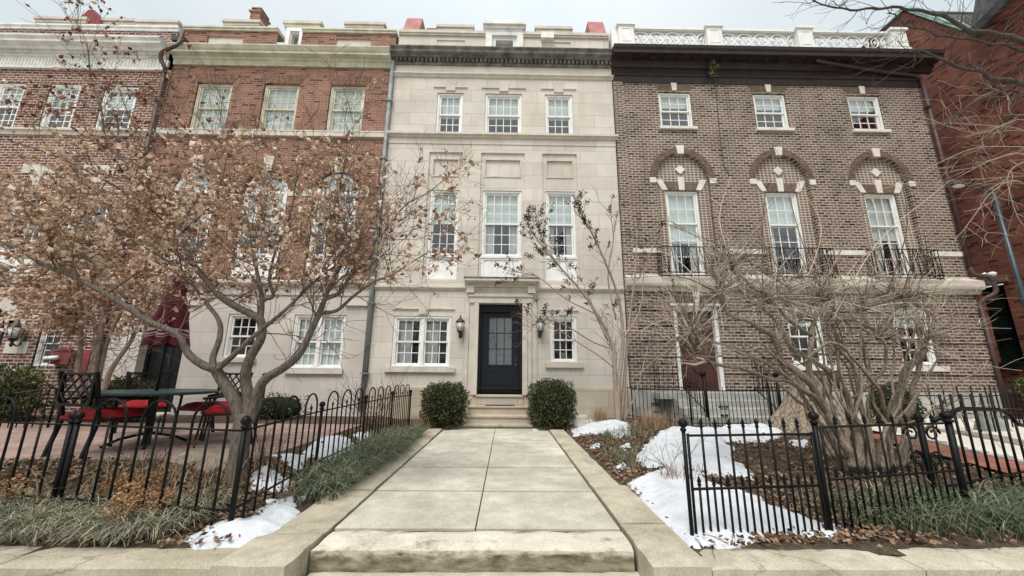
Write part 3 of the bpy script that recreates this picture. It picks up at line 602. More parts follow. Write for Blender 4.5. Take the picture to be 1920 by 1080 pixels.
def arched(house, x, y, hw, z0, zs, rev=.08):
    yf = y+rev; f = MB(); f.box(x-hw, x-hw+.09, yf, yf+.12, z0, zs); f.box(x+hw-.09, x+hw, yf, yf+.12, z0, zs); f.box(x-hw, x+hw, yf, yf+.12, z0-.08, z0); f.box(x-hw+.09, x+hw-.09, yf+.01, yf+.11, zs-.04, zs+.04)
    voussoirs(f, x, hw-.1, hw-.1, zs, .10, yf, yf+.12, 20, 0)
    for k in (1, 2, 3, 4): a = pi*k/5; f.tube([(x-.15*cos(a), yf+.06, zs+.15*sin(a)), (x-(hw-.09)*cos(a), yf+.06, zs+(hw-.09)*sin(a))], .012, 4)
    f.tube([(x-.28*cos(pi*i/10), yf+.06, zs+.28*sin(pi*i/10)) for i in range(11)], .012, 4)
    wn = f.build('window', 'white', house)
    g_ = MB(); g_.add([(x+(hw-.08)*cos(pi*i/12), yf+.07, zs+(hw-.08)*sin(pi*i/12)) for i in range(13)], [tuple(range(13))]); g_.build('pane', 'glass', wn)
    zm = z0+(zs-z0)*.5; MB().box(x-hw+.09, x+hw-.09, yf+.135, yf+.145, z0+(zs-z0)*.35, zs+.45).build('blind', 'blind', wn)
    sash(wn, x-hw+.09, x+hw-.09, zm, zs-.04, yf+.03, 4, 2); sash(wn, x-hw+.09, x+hw-.09, z0, zm+.02, yf+.07, 4, 2)
    return wn
for x in ax:
    arched(H2, x, Y0, .6, 4.35, 6.2)
    q = MB(); q.box(x-.62, x+.62, Y0+.08, Y0+.16, 3.66, 4.26); ring(q, x-.6, x+.6, 3.7, 4.24, Y0+.055, Y0+.081, .09); q.build('window_panel', 'white', H2)
    q = MB(); voussoirs(q, x, .66, .66, 6.2, .26, Y0-.012, Y0+.004, 30, .2, (14, 15)); q.build('brick_arch', 'brick_solid_red', H2)
    q = MB(); q.prism_y([(x-.1, 6.82), (x+.1, 6.82), (x+.15, 7.26), (x-.15, 7.26)], Y0-.05, Y0+.01); q.build('keystone', 'stone_trim', H2)
    for s_ in (-1, 1): MB().box(x+s_*.67, x+s_*.93, Y0-.02, Y0+.01, 6.05, 6.25).build('impost', 'stone_trim', H2)
cornice(H2, [(Y0,7.9),(Y0-.08,7.91),(Y0-.08,8.04),(Y0-.09,8.05),(Y0-.09,8.09),(Y0,8.1)], -10.2, -3.6, 'stone_trim', 'string_course')
cornice(H2, [(Y0,3.2),(Y0-.05,3.2),(Y0-.05,3.4),(Y0-.12,3.44),(Y0-.16,3.5),(Y0-.16,3.56),(Y0,3.62)], -10.2, -3.64, 'stone_trim', 'string_course')
cornice(H2, [(Y0,10.3),(Y0-.05,10.3),(Y0-.07,10.46),(Y0-.1,10.47),(Y0-.12,10.53),(Y0-.27,10.56),(Y0-.27,10.62),(Y0-.31,10.66),(Y0-.36,10.75),(Y0-.36,10.78),(Y0,10.86)], -10.2, -3.62, 'cream')
for (a, b, pa, pb) in ((-10.18, -7.25, -9.4, -8.3), (-6.5, -3.56, -5.43, -4.33)):
    q = MB(); wall(q, a, b, 10.8, 11.6, Y0+.02, [(pa, pb, 11.12, 11.4, .05)]); q.build('parapet', 'brick_red', H2)
    MB().box(pa+.002, pb-.002, Y0+.06, Y0+.08, 11.12, 11.4).build('parapet_panel', 'stone_trim', H2)
    q = MB(); q.box(a, b, Y0-.03, Y0+.4, 11.601, 11.67); q.box(a, b, Y0-.06, Y0+.4, 11.672, 11.73); q.build('coping', 'cream', H2)
MB().box(-7.25, -6.5, Y0+.7, Y0+.75, 10.9, 12).build('attic_wall', 'redmetal', H2)
MB().box(-7.25, -6.5, Y0-.02, Y0+.5, 10.83, 11.08).build('gutter_sill', 'redmetal', H2)
q = MB(); k = 1.02; ring(q, -7.0*k, -6.45*k, 10.9, 11.98, Y0+.2, Y0+.6, .13, wb=.1); ring(q, -6.9*k, -6.5*k, 10.95, 11.85, Y0+.26, Y0+.5, .06, wb=.04)
dd = q.build('dormer', 'white', H2); MB().box(-6.85*k, -6.52*k, Y0+.4, Y0+.41, 11, 11.9).build('pane', 'glass', dd)
capbox(H2, -7.16, -5.95, 12.05, 10.25, 'cream', 'dormer_cap', zb=11.9); capbox(H2, -9.06, -7.86, 12.05, 11, 'stone_trim'); capbox(H2, -5.25, -3.95, 12.05, 11, 'stone_trim')
q = MB(); q.box(-9.85, -9.48, 12.0, 12.5, 11, 14.55); q.box(-9.9, -9.43, 11.95, 12.55, 14.55, 14.62); q.box(-9.85, -9.48, 12, 12.5, 14.72, 14.78); q.box(-9.8, -9.53, 12.1, 12.4, 14.62, 14.72); q.build('chimney', 'brick_red', H2)
window(H2, -7.25, -6.45, 1.55, 2.69, Y0-.02, 3, 2, 2, .07, .04, blind=.0, sill=(.08, .06, .1, 'stone_trim'), glass='glass_low')
window(H2, -5.55, -4.2, 1.3, 2.69, Y0-.02, 3, 2, 2, .08, .04, units=2, blind=1, sill=(.05, .07, .12, 'stone_trim'), lower_glass='glass_low')
q = MB(); q.box(-4.25, -3.64, Y0-.1, Y0-.02, 2.93, 3.08); q.box(-10.18, -8.0, Y0-.08, Y0-.02, 2.9, 3.06); q.build('impost_band', 'stone_trim', H2)
dr = panel_door(H2, -9.3, -8.35, .2, 2.4, Y0+.25, 'blackdoor', None, [(-9.2, -8.9, .4, 1.1), (-8.75, -8.45, .4, 1.1), (-9.2, -8.9, 1.25, 2.2), (-8.75, -8.45, 1.25, 2.2)])
MB().box(-9.38, -8.27, Y0-.3, Y0+.3, -.1, .2).build('doorstep', 'stone_trim', H2)
q = MB(); ring(q, -9.38, -8.27, .2, 2.75, Y0+.2, Y0+.3, .08, wb=0, wt=.3); q.build('door_frame', 'blackdoor', H2)
# ================================================================== far-left brick house
H1 = thing('plum_brick_house', 'dark plum brick townhouse with pale mortar and white cornice at the left edge', 'house', (-13.5, 10, 0))
body(H1, -17.6, -10.2, 11.0, 'brick_plum', 9.97)
Y1 = 9.97
w1 = [(-15.2, -14.37, 8.05, 9.55), (-13.66, -12.75, 8.05, 9.55), (-12.05, -11.05, 8.05, 9.5)]
w1m = [(-15.9, -14.9, 4.3, 6.2), (-13.75, -12.7, 4.3, 6.2), (-12.05, -11.05, 4.0, 6.3)]
h = MB(); wall(h, -17.6, -10.2, -.3, 10.1, Y1, [(a,b,c,d,.15) for a,b,c,d in w1+w1m]+[(-11.98, -11.4, 1.3, 2.5, .15), (-14.6, -12.85, -.1, 3.0, .5, 1)])
archfill(h, -13.73, .87, 2.2, .8, 3.0, Y1, Y1+.5); h.build('wall', 'brick_plum', H1)
for (a,b,c,d) in w1: window(H1, a, b, c, d, Y1, 3, 3, 3, .09, .04, blind=.5)
for (a,b,c,d) in w1m:
    window(H1, a, b, c, d, Y1, 4, 3, 3, .08, .04, blind=.0)
    q = MB(); c0 = (a+b)/2; q.prism_y([(c0-.13, d+.05), (c0+.13, d+.05), (c0+.18, d+.5), (c0-.18, d+.5)], Y1-.04, Y1); q.build('keystone', 'stone_trim', H1)
    MB().box(a+.05, b-.05, Y1-.02, Y1+.01, 6.62, 6.9).build('stone_panel', 'stone_trim', H1)
    q = MB(); q.box(a-.1, b+.1, Y1-.04, Y1, 3.75, 4.24); q.build('window_panel', 'white_worn', H1)
cornice(H1, [(Y1,7.82),(Y1-.04,7.82),(Y1-.06,7.93),(Y1-.1,7.95),(Y1-.1,8.02),(Y1,8.03)], -17.6, -10.22, 'stone_trim', 'string_course')
cornice(H1, [(Y1,3.42),(Y1-.05,3.42),(Y1-.07,3.6),(Y1-.1,3.62),(Y1-.1,3.68),(Y1,3.7)], -17.6, -10.22, 'stone_trim', 'string_course')
def flutes(m_):
    for i in range(74): x = -17.5+i*.098; m_.box(x, x+.05, Y1-.075, Y1-.02, 10.16, 10.38)
    for i in range(90): x = -17.5+i*.08; m_.box(x, x+.045, Y1-.16, Y1-.05, 10.5, 10.56)
cornice(H1, [(Y1,10.03),(Y1-.08,10.03),(Y1-.09,10.12),(Y1-.06,10.13),(Y1-.06,10.42),(Y1-.1,10.44),(Y1-.1,10.58),(Y1-.2,10.6),(Y1-.22,10.68),(Y1-.36,10.72),(Y1-.36,10.8),(Y1-.42,10.86),(Y1-.42,10.9),(Y1,10.98)], -17.6, -10.38, 'white_worn', extra=flutes)
h = MB(); wall(h, -17.6, -10.3, 10.9, 11.5, Y1+.02, [(x, x+.85, 11.22, 11.32, .05) for x in (-15.3, -13.1, -11.6)]); h.build('parapet', 'brick_plum', H1)
q = MB(); q.box(-17.6, -10.28, Y1-.02, Y1+.4, 11.501, 11.6); q.box(-17.6, -10.28, Y1-.06, Y1+.4, 11.602, 11.66); q.build('coping', 'white_worn', H1)
capbox(H1, -14.9, -13.25, 12.03, 10.9); capbox(H1, -13.1, -11.7, 12.0, 11.1); capbox(H1, -11.75, -10.4, 11.98, 10.9)
q = MB(); q.prism_x([(10.6, 12.0), (11.4, 13.35), (12.4, 13.4), (12.4, 12.0)], -14.9, -13.9); q.prism_y([(-15.2, 12.5), (-14.6, 13.4), (-14.4, 13.4), (-13.7, 12.3)], 11.0, 11.2); q.build('hatch_roof', 'redmetal', H1)
for (x, z, s_) in ((-12.68, 2.26, .3), (-12.6, 1.72, .46), (-12.6, 1.1, .46)): MB().box(x-.12, x+s_, Y1-.03, Y1+.02, z-.1, z+.2).build('quoin', 'stone_trim', H1)
q = MB(); voussoirs(q, -13.73, .88, .82, 2.2, .35, Y1-.03, Y1+.01, 9, .02); q.build('door_arch', 'stone_trim', H1)
wb_ = window(H1, -11.98, -11.4, 1.3, 2.5, Y1, 2, 3, 3, .07, .06, blind=0, glass='glass_low')
q = MB()
for i in range(3): x = -11.9+i*.2; q.tube([(x, Y1-.04, 1.28), (x, Y1-.04, 2.45)], .009, 5)
for z in (1.9, 2.35): q.tube([(-12.0, Y1-.04, z), (-11.4, Y1-.04, z)], .009, 5)
q.build('window_bars', 'iron', wb_)
q = MB(); q.box(-14.0, -12.87, Y1+.3, Y1+.34, -.1, 2.3); q.build('door', 'blackdoor', H1); q = MB(); q.box(-14.6, -12.86, Y1+.25, Y1+.36, 2.2, 2.28); q.tube([(-13.73, Y1+.3, 2.2), (-13.73, Y1+.3, 3.0)], .02, 4); q.build('fanlight_bars', 'white', H1)
pipe(H1, catmull([P(343,58,9.85), P(336,80,9.55), P(320,90,9.45), P(304,98,9.45), P(302,112,9.5), P(312,132,9.6), (-10.3, Y1-.12, 10.0), (-10.3, Y1-.09, 9.8)]), .055, 'pipe_brown')
pipe(H1, [(-10.3, Y1-.09, 9.85), (-10.3, Y1-.09, 5), (-10.3, Y1-.09, .2)], .06, 'pipe_brown')
MB().box(-10.2, -9.85, Y1-.25, Y1, 10.95, 11.1).build('gutter_box', 'lampmetal', H1)
lantern(-12.33, 2.14, Y1, 'larger weathered lantern on the plum brick wall by the arched doorway', 1.25)
t = thing('meter_box', 'faded red metal box with a white reel fixed to the plum brick wall', 'box', (-11.1, 9.9, 1.3))
q = MB(); q.box(-11.35, -10.9, 9.82, 9.97, 1.36, 1.72); q.box(-11.38, -10.87, 9.80, 9.83, 1.69, 1.74); q.build('case', 'redmetal', t)
q = MB(); q.tube([(-11.42, 9.76, 1.5), (-11.12, 9.76, 1.52)], .055, 10); q.build('reel', 'white', t)
MB().box(-10.75, -10.45, 9.86, 9.97, .95, 1.72).build('metal_panel', 'redmetal', label='narrow faded red metal panel leaning at the corner of the plum brick wall', cat='panel')
# ================================================================== brown brick house
H4 = thing('brown_brick_house', 'brown brick townhouse with black eaves and a white pierced balustrade, right of the limestone house', 'house', (7.9, 10, 0))
body(H4, 3.15, 12.7, 11.0, 'brick_brown')
cx = (5.04, 7.95, 10.87)
w4 = [(x-.5, x+.5, 8.44, 9.65) for x in cx]
h = MB(); wall(h, 3.2, 12.7, 3.6, 10.0, Y0, [(a,b,c,d,.14) for a,b,c,d in w4]+[(x-.78, x+.78, 3.9, 7.58, .13, 1) for x in cx])
for x in cx: archfill(h, x, .78, 6.72, .86, 7.58, Y0, Y0+.13)
h.build('wall', 'brick_brown', H4)
MB().box(3.17, 3.45, Y0-.05, Y0+.005, .86, 9.95).build('corner_pier', 'brick_brown', H4)
for x in cx:
    q = MB(); wall(q, x-.78, x+.78, 3.9, 7.58, Y0+.13, [(x-.48, x+.48, 3.9, 6.45, .1)]); q.build('arch_infill', 'brick_arch', H4)
    q = MB(); voussoirs(q, x, .79, .87, 6.72, .17, Y0-.015, Y0+.006, 40, .22, (19, 20)); q.build('brick_arch', 'brick_solid', H4)
    q = MB(); q.prism_y([(x-.09, 7.55), (x+.09, 7.55), (x+.12, 7.82), (x-.12, 7.82)], Y0-.04, Y0+.01); q.build('keystone', 'stone_white', H4)
    for s_ in (-1, 1): q = MB(); q.box(x+s_*.78, x+s_*.96, Y0-.025, Y0+.01, 6.62, 6.78); q.build('impost', 'stone_white', H4)
    q = MB(); q.prism_y([(x, 6.96), (x+.15, 7.11), (x, 7.26), (x-.15, 7.11)], Y0+.09, Y0+.135); q.build('diamond_stone', 'stone_white', H4)
    q = MB(); jack(q, x-.46, x+.46, 6.47, 6.72, Y0+.115, Y0+.135, 14, .6, .25); q.build('flat_arch', 'brick_solid', H4)
    for o, sp in ((-.55, -.18), (0, 0), (.55, .18)):
        q = MB(); q.prism_y([(x+o*.9-.08, 6.46), (x+o*.9+.08, 6.46), (x+o*1.0+sp*.6+.10, 6.79+(.08 if o == 0 else 0)), (x+o*1.0+sp*.6-.10, 6.79+(.08 if o == 0 else 0))], Y0+.10, Y0+.13); q.build('keystone', 'stone_white', H4)
    window(H4, x-.48, x+.48, 3.9, 6.45, Y0+.13, 3, 2, 3, .07, .06, blind=(.62, .4, .55)[cx.index(x)], split=.62, curt=([(0, .3, .6), (.7, 1, .6)], [(0, .25, .7)], [(.1, .5, .6), (.8, 1, .6)])[cx.index(x)])
    q = MB(); jack(q, x-.5, x+.5, 9.72, 9.93, Y0-.012, Y0+.006, 17, .5, .22); q.build('flat_arch', 'brick_solid', H4)
    q = MB(); q.prism_y([(x-.065, 9.70), (x+.065, 9.70), (x+.09, 9.96), (x-.09, 9.96)], Y0-.035, Y0+.01); q.build('keystone', 'stone_white', H4)
for (a,b,c,d) in w4: window(H4, a, b, c, d, Y0, 3, 2, 2, .065, .05, blind=.35, sill=(.06, .08, .09, 'stone_white'))
# rusticated ground floor
g4 = [(4.42, 5.6, .81, 3.02), (7.45, 8.4, 1.5, 3.0), (10.37, 11.32, 1.5, 3.0)]
h = MB(); wall(h, 3.2, 12.7, .84, 3.6, Y0, [(a,b,c,d,.16) for a,b,c,d in g4]); h.build('ground_floor_wall', 'brick_brown', H4)
q = MB(); z = .86; bh = .41
while z+bh < 3.45:
    z1 = z+bh-.06; xs = 3.47
    for (a,b,c,d) in g4+[(12.7, 13, 0, 9)]:
        if d > z and c < z1: q.box(xs, a-.001, Y0-.045, Y0+.004, z, z1); xs = b+.001
    if xs < 12.6: q.box(xs, 12.7, Y0-.045, Y0+.004, z, z1)
    z += bh
q.build('brick_band', 'brick_brown', H4)
h = MB(); wall(h, 3.19, 12.74, -.2, .84, Y0-.06, []); h.box(3.19, 12.74, Y0-.06, Y0, .835, .845); h.build('plinth', 'stone_grey', H4)
for (a,b,c,d) in g4[1:]: window(H4, a, b, c, d, Y0, 3, 2, 2, .08, .05, blind=.3, sill=(.14, .1, .14, 'stone_white'), glass='glass_low')
q = MB(); ring(q, 4.42, 5.6, .83, 3.02, Y0-.02, Y0+.14, .1, wb=0, wt=.12); q.box(4.34, 5.68, Y0-.1, Y0, 3.021, 3.07); q.build('door_surround', 'white_worn', H4)
d4 = panel_door(H4, 4.52, 5.5, .84, 2.9, Y0+.1, 'reddoor', None, [(4.6, 4.96, .95, 1.55), (5.06, 5.42, .95, 1.55), (4.6, 4.96, 1.62, 1.85), (5.06, 5.42, 1.62, 1.85), (4.6, 4.96, 1.95, 2.75), (5.06, 5.42, 1.95, 2.75)])
q = MB(); q.box(4.53, 4.58, Y0+.05, Y0+.098, 1.5, 1.62); q.blob((4.56, Y0+.04, 1.72), .03, .03, .045); q.blob((4.56, Y0+.04, 1.5), .035, .03, .035); q.build('handle', 'brass', d4)
q = MB(); jack(q, 4.3, 5.8, 3.16, 3.4, Y0-.036, Y0, 20, .3, .25); q.build('flat_arch', 'brick_solid', H4)
q = MB(); q.prism_y([(5.0, 3.12), (5.14, 3.12), (5.17, 3.42), (4.97, 3.42)], Y0-.06, Y0); q.build('keystone', 'stone_white', H4)
for x in cx[1:]: q = MB(); jack(q, x-.6, x+.6, 3.1, 3.34, Y0-.036, Y0, 18, .3, .25); q.build('flat_arch', 'brick_solid', H4)
cornice(H4, [(Y0,3.41),(Y0-.06,3.41),(Y0-.08,3.5),(Y0-.18,3.54),(Y0-.2,3.6),(Y0-.2,3.76),(Y0-.03,3.86),(Y0-.03,3.9),(Y0,3.9)], 3.18, 12.86, 'stone_trim', 'ledge')
q = MB(); xs = 3.2
for x in cx: q.box(xs, x-.8, Y0-.03, Y0+.003, 4.5, 4.63); xs = x+.8
q.box(xs, 12.7, Y0-.03, Y0+.003, 4.5, 4.63); q.build('string_course', 'stone_white', H4)
# black eaves
ex1 = 13.14
def muts(m_):
    for i in range(23): x = 3.45+i*.435; m_.box(x-.07, x+.07, Y0-.36, Y0-.24, 10.60, 10.662)
cornice(H4, [(Y0,9.95),(Y0-.03,9.95),(Y0-.05,10.06),(Y0-.04,10.07),(Y0-.04,10.17),(Y0-.07,10.18),(Y0-.07,10.24),(Y0-.03,10.26),(Y0-.03,10.5),(Y0,10.52)], 3.18, 12.78, 'dark_paint', 'frieze')
cornice(H4, [(Y0,10.45),(Y0-.08,10.46),(Y0-.12,10.54),(Y0-.18,10.57),(Y0-.19,10.66),(Y0-.42,10.66),(Y0-.43,10.64),(Y0-.46,10.64),(Y0-.47,10.74),(Y0-.51,10.78),(Y0-.53,10.87),(Y0,11.0)], 3.12, ex1, 'dark_paint', 'eaves', extra=muts)
cornice(H4, [(Y0,11.002),(Y0-.51,10.875),(Y0-.51,10.89),(Y0,11.03)], 3.14, ex1-.02, 'slate', 'eaves_roof')
pipe(H4, catmull([(9.35, Y0-.34, 10.62), (9.55, Y0-.3, 10.56), (11.5, Y0-.12, 10.42), (12.6, Y0-.1, 10.3), (12.72, Y0-.1, 10.1)]), .05, 'pipe_brown', 'gutter_pipe')
pipe(H4, [(12.72, Y0-.1, 10.2), (12.7, Y0-.1, 4.1)], .055, 'pipe_brown', straps=[(12.71, Y0-.1, z) for z in (5.2, 7.3, 9.2)])
pipe(H4, catmull([(12.7, Y0-.1, 4.15), (12.72, Y0-.14, 3.95), (12.92, Y0-.28, 3.84), (12.98, Y0-.3, 3.6), (12.95, Y0-.28, 3.4), (12.75, Y0-.14, 3.25), (12.7, Y0-.1, 3.1)]), .055, 'pipe_brown')
pipe(H4, [(12.7, Y0-.1, 3.15), (12.68, Y0-.1, .2)], .055, 'pipe_brown')
q = MB(); q.tube([(12.8, Y0-.1, 3.9), (13.0, Y0-.16, 3.98)], .03, 6); q.blob((13.05, Y0-.25, 3.93), .08, .1, .07); q.build('security_lamp', 'white_worn', H4)
# white balustrade
YB = 9.84; zb0, zb1 = 11.2, 11.98
piers = [3.64, 6.42, 9.3, 12.3]
for i, x in enumerate(piers):
    q = MB(); q.box(x-.24, x+.24, YB, YB+.4, zb0, zb1-.05); q.box(x-.29, x+.29, YB-.05, YB+.45, zb1-.05, zb1+.03); q.box(x-.27, x+.27, YB-.03, YB+.43, zb0, zb0+.08); ring(q, x-.16, x+.16, zb0+.14, zb1-.14, YB-.014, YB, .03); q.build('balustrade_pier', 'white', H4)
for i in range(3):
    a, b = piers[i]+.24, piers[i+1]-.24; q = MB(); q.box(a, b, YB+.06, YB+.3, zb1-.10, zb1-.03); q.box(a, b, YB+.09, YB+.27, zb1-.125, zb1-.101); q.box(a, b, YB+.08, YB+.28, zb0, zb0+.1)
    n = 9; pitch = (b-a)/n; zc = 11.60; rr = .235
    for k in range(n+1):
        for r_, yo in ((rr, .14 if k % 2 else .18),):
            pts = [(a+k*pitch+r_*cos(t), YB+yo, zc+.93*r_*sin(t)) for t in [2*pi*j/20 for j in range(21)]]
            pts = [p for p in pts if a-.01 <= p[0] <= b+.01]
            if k in (0, n): pts = sorted(pts, key=lambda p: p[2])
            if len(pts) > 2: q.tube(pts, .024, 5, cap=False)
    for k in range(n): q.add(*[([(a+(k+.5)*pitch+dx, YB+.16+dy, zc+dz) for dx, dy, dz in ((-.05,-.02,0),(0,-.02,.07),(.05,-.02,0),(0,-.02,-.07),(-.05,.02,0),(0,.02,.07),(.05,.02,0),(0,.02,-.07))]), [(0,3,2,1),(4,5,6,7),(0,1,5,4),(1,2,6,5),(2,3,7,6),(3,0,4,7)]])
    q.build('balustrade_panel', 'white', H4)
MB().box(3.2, 3.42, YB+.1, YB+2, zb0, zb1-.1).build('balustrade_return', 'white', H4)
MB().box(12.5, 12.6, YB+.1, YB+3, zb0, zb1-.1).build('balustrade_return', 'white', H4)
# balconies
def balcony(xc, label):
    t = thing('iron_balcony', label, 'balcony', (xc, 9.8, 3.76), 'iron balconies of the brown brick house')
    x0, x1, y0, y1, z0, z1 = xc-.88, xc+.88, 9.74, 10.0, 3.76, 4.60
    q = MB()
    for z in (z0+.04, z0+.13, z1): q.tube([(x0, y1, z), (x0, y0, z), (x1, y0, z), (x1, y1, z)], .016, 4)
    q.build('rail', 'iron', t)
    q = MB(); n = 9
    for i in range(n+1):
        x = x0+(x1-x0)*i/n; q.tube([(x, y0, z0), (x, y0, z1)], .010, 4)
        if i < n:
            xa = x; xb = x+(x1-x0)/n
            if i % 2: q.tube([(xa, y0, z0+.13), ((xa+xb)/2, y0, z1)], .009, 4); q.tube([(xb, y0, z0+.13), ((xa+xb)/2, y0, z1)], .009, 4)
            else: q.tube([(xa, y0, z1), (xb, y0, z0+.13)], .009, 4)
    for k in range(4):
        for X in (x0, x1): y = y0+(y1-y0)*k/3; q.tube([(X, y, z0), (X, y, z1)], .010, 4)
    q.build('bars', 'iron', t)
    return t
balcony(cx[0]-.05, 'black iron balcony railing at the tall window above the red-brown door'); balcony(cx[1], 'black iron balcony railing behind the pruned shrub, middle of the three'); balcony(cx[2]-.05, 'black iron balcony railing nearest the downpipe, rightmost of the three')
# vine on the eaves
q = MB(); 
for i in range(60): leafq(q, (6.2+rnd.gauss(0, .07), 9.83-rnd.random()*.08, 10.35+rnd.uniform(-.3, .3)), rnd.uniform(.06, .12))
q.tube(catmull([(6.33, 9.9, 10.05), (6.3, 9.97, 9), (6.25, 9.97, 7.4), (6.4, 9.97, 6.9)]), .008, 4)
q.build('climbing_vine', 'shrub_leaf', label='small green vine hanging below the black eaves', cat='vine')
# entrance steps of the brown house
s4 = thing('entrance_steps', 'grey stone steps up to the red-brown door', 'steps', (5.1, 9.4, .1))
for i in range(4): q = MB(); rough_block(q, 4.05 if i < 3 else 3.7, 6.3 if i < 3 else 6.55, 8.72+.27*i, 9.93, .1 if i == 0 else .17+.16*i, .33+.16*i+(0 if i < 3 else .0), st=.2, amp=.003); q.build('step', 'stone_grey', s4)
def handrail(pts, z_off, label, post):
    t = thing('stair_railing', label, 'railing', (pts[0][0], pts[0][1], .1), 'railings of the entrance steps')
    q = MB(); tops = [(x, y, z+z_off) for x, y, z in pts]; q.tube(tops, .02, 6); q.tube([(x, y, z+.12) for x, y, z in pts], .012, 5); q.build('rail', 'iron', t)
    q = MB()
    for (a, b) in zip(pts[:-1], pts[1:]):
        n = max(2, int((Vector(b)-Vector(a)).length/.11))
        for i in range(n): p = Vector(a).lerp(Vector(b), i/n); q.tube([(p.x, p.y, p.z+.05), (p.x, p.y, p.z+z_off)], .008, 4)
    q.build('balusters', 'iron', t)
    q = MB(); x, y, z = pts[post]; q.tube([(x, y, z-.25), (x, y, z+z_off+.06)], .035, 8); q.blob((x, y, z+z_off+.1), .055, .055, .06); q.build('post', 'iron', t)
handrail([(3.75, 9.85, .8), (3.75, 9.55, .8), (4.3, 9.5, .8), (4.45, 8.75, .3)], .85, 'black iron railing left of the steps, in front of the red-brown door', 3)
handrail([(6.5, 9.85, .8), (6.5, 9.55, .8), (6.05, 9.5, .8), (6.1, 8.75, .3)], .85, 'black iron railing right of the steps, beside the old stump', 3)
# ================================================================== church-like dark red building across the alley
H5 = thing('dark_red_building', 'tall dark red brick building with green copper coping at the right edge', 'building', (14.5, 10, 0))
q = MB(); XW = 14.5
pts = [(9.0, -.3), (9.0, 10.6), (9.69, 11.6), (11.29, 14.33), (24, 14.33), (24, -.3)]
hole = (10.64, 11.25, 1.65, 3.9)
q.add([(XW, y, z) for y, z in [(24,-.3),(24,14.33),(11.29,14.33),(11.25,14.26),(11.25,-.3)]], [(0,1,2,3,4)])
q.add([(XW, y, z) for y, z in [(11.25,3.9),(11.25,14.26),(10.64,13.22),(10.64,3.9)]], [(0,1,2,3)])
q.add([(XW, y, z) for y, z in [(11.25,-.3),(11.25,1.65),(10.64,1.65),(10.64,-.3)]], [(0,1,2,3)])
q.add([(XW, y, z) for y, z in [(10.64,-.3),(10.64,13.22),(9.69,11.6),(3.0,11.6),(3.0,-.3)]], [(0,1,2,3,4)])
q.add([(XW, y, z) for y, z in [(10.64,1.65),(10.64,3.9)]]+[(XW+.25, y, z) for y, z in [(10.64,1.65),(10.64,3.9)]], [(0,1,3,2)])
q.add([(XW, y, z) for y, z in [(11.25,1.65),(11.25,3.9)]]+[(XW+.25, y, z) for y, z in [(11.25,1.65),(11.25,3.9)]], [(0,1,3,2)])
q.add([(XW,24,-.3),(XW+12,24,-.3),(XW+12,24,14.3),(XW,24,14.33)], [(0,1,2,3)]); q.add([(XW,3,-.3),(XW+12,3,-.3),(XW+12,3,11.6),(XW,3,11.6)], [(0,1,2,3)])
q.build('wall', 'brick_dark_red', H5)
q = MB(); q.add([(XW-.08,9.6,11.55),(XW+.5,9.6,11.55),(XW+.5,11.29,14.45),(XW-.08,11.29,14.45),(XW-.08,9.6,11.72),(XW+.5,9.6,11.72),(XW+.5,11.29,14.62),(XW-.08,11.29,14.62)], [(0,3,2,1),(4,5,6,7),(0,1,5,4),(1,2,6,5),(2,3,7,6),(3,0,4,7)]); q.box(XW-.1, XW+.5, 8.2, 9.62, 11.56, 11.75); q.build('coping', 'copper', H5)
q = MB(); q.box(XW-.05, XW+12, 11.3, 24, 14.335, 14.42); q.add([(XW+.3,9.6,11.5),(XW+.3,11.3,14.3),(XW+12,11.3,14.3),(XW+12,9.6,11.5)], [(0,1,2,3)]); q.build('roof', 'slate', H5)
q = MB(); q.lathe((XW+1.3, 8.4, 0), [(1.9, 11.5), (1.95, 11.7), (1.7, 12.6), (1.15, 14.6), (.1, 16.8), (0, 16.9)], 10, False); q.build('turret_roof', 'slate', H5)
q = MB(); q.lathe((XW+1.3, 8.4, 0), [(1.45, -.3), (1.45, 11.4), (1.75, 11.45), (1.75, 11.58)], 10, False); q.build('turret', 'brick_dark_red', H5)
q = MB(); q.add([(XW+.2,10.64,1.65),(XW+.2,11.25,1.65),(XW+.2,11.25,3.9),(XW+.2,10.64,3.9)], [(0,3,2,1)])
MT['greenpane'] = plain('dark_green_pane', (.012, .04, .03), .2, .3, 3, spec=.6); wg = q.build('window', 'greenpane', H5)
q = MB()
for z in (1.66, 2.3, 2.5, 3.1, 3.25, 3.86): q.box(XW+.1, XW+.2, 10.64, 11.25, z-.03, z+.03)
for y in (10.66, 10.84, 11.04, 11.23): q.box(XW+.12, XW+.19, y-.015, y+.015, 1.68, 3.86)
q.box(XW-.1, XW+.1, 10.55, 11.35, 1.5, 1.64); q.build('window_bars', 'blackdoor', wg)
for z in (4.1,): MB().box(XW-.06, XW, 10.5, 11.4, z-.15, z+.05).build('lintel', 'brick_solid_red', H5)
# street lamp in the alley
t = thing('street_lamp', 'grey-blue street lamp with a curved arm against the dark red wall', 'street lamp', (11.27, 8, 0))
MT['lampblue'] = plain('lamp_pole', (.035, .055, .07), .4, .2, 6, spec=.5)
q = MB(); q.tube([(11.27, 8, .1), (11.27, 8, 5.45)], [.055, .04], 10); q.lathe((11.27, 8, 0), [(.14, .1), (.14, .5), (.09, .6), (.0, .61)], 10); q.blob((11.27, 8, 5.46), .06, .06, .05); q.build('pole', 'lampblue', t)
q = MB(); q.tube(catmull([(11.27, 8, 5.1), (11.15, 8, 5.32), (10.95, 8, 5.52), (10.72, 8, 5.6)]), .028, 7); q.build('arm', 'lampblue', t)
q = MB(); q.blob((10.55, 8, 5.61), .24, .1, .06); q.build('lamp_head', 'lampmetal', t); q = MB(); q.blob((10.5, 8, 5.585), .15, .08, .06); q.build('lamp_lens', 'frost', t)
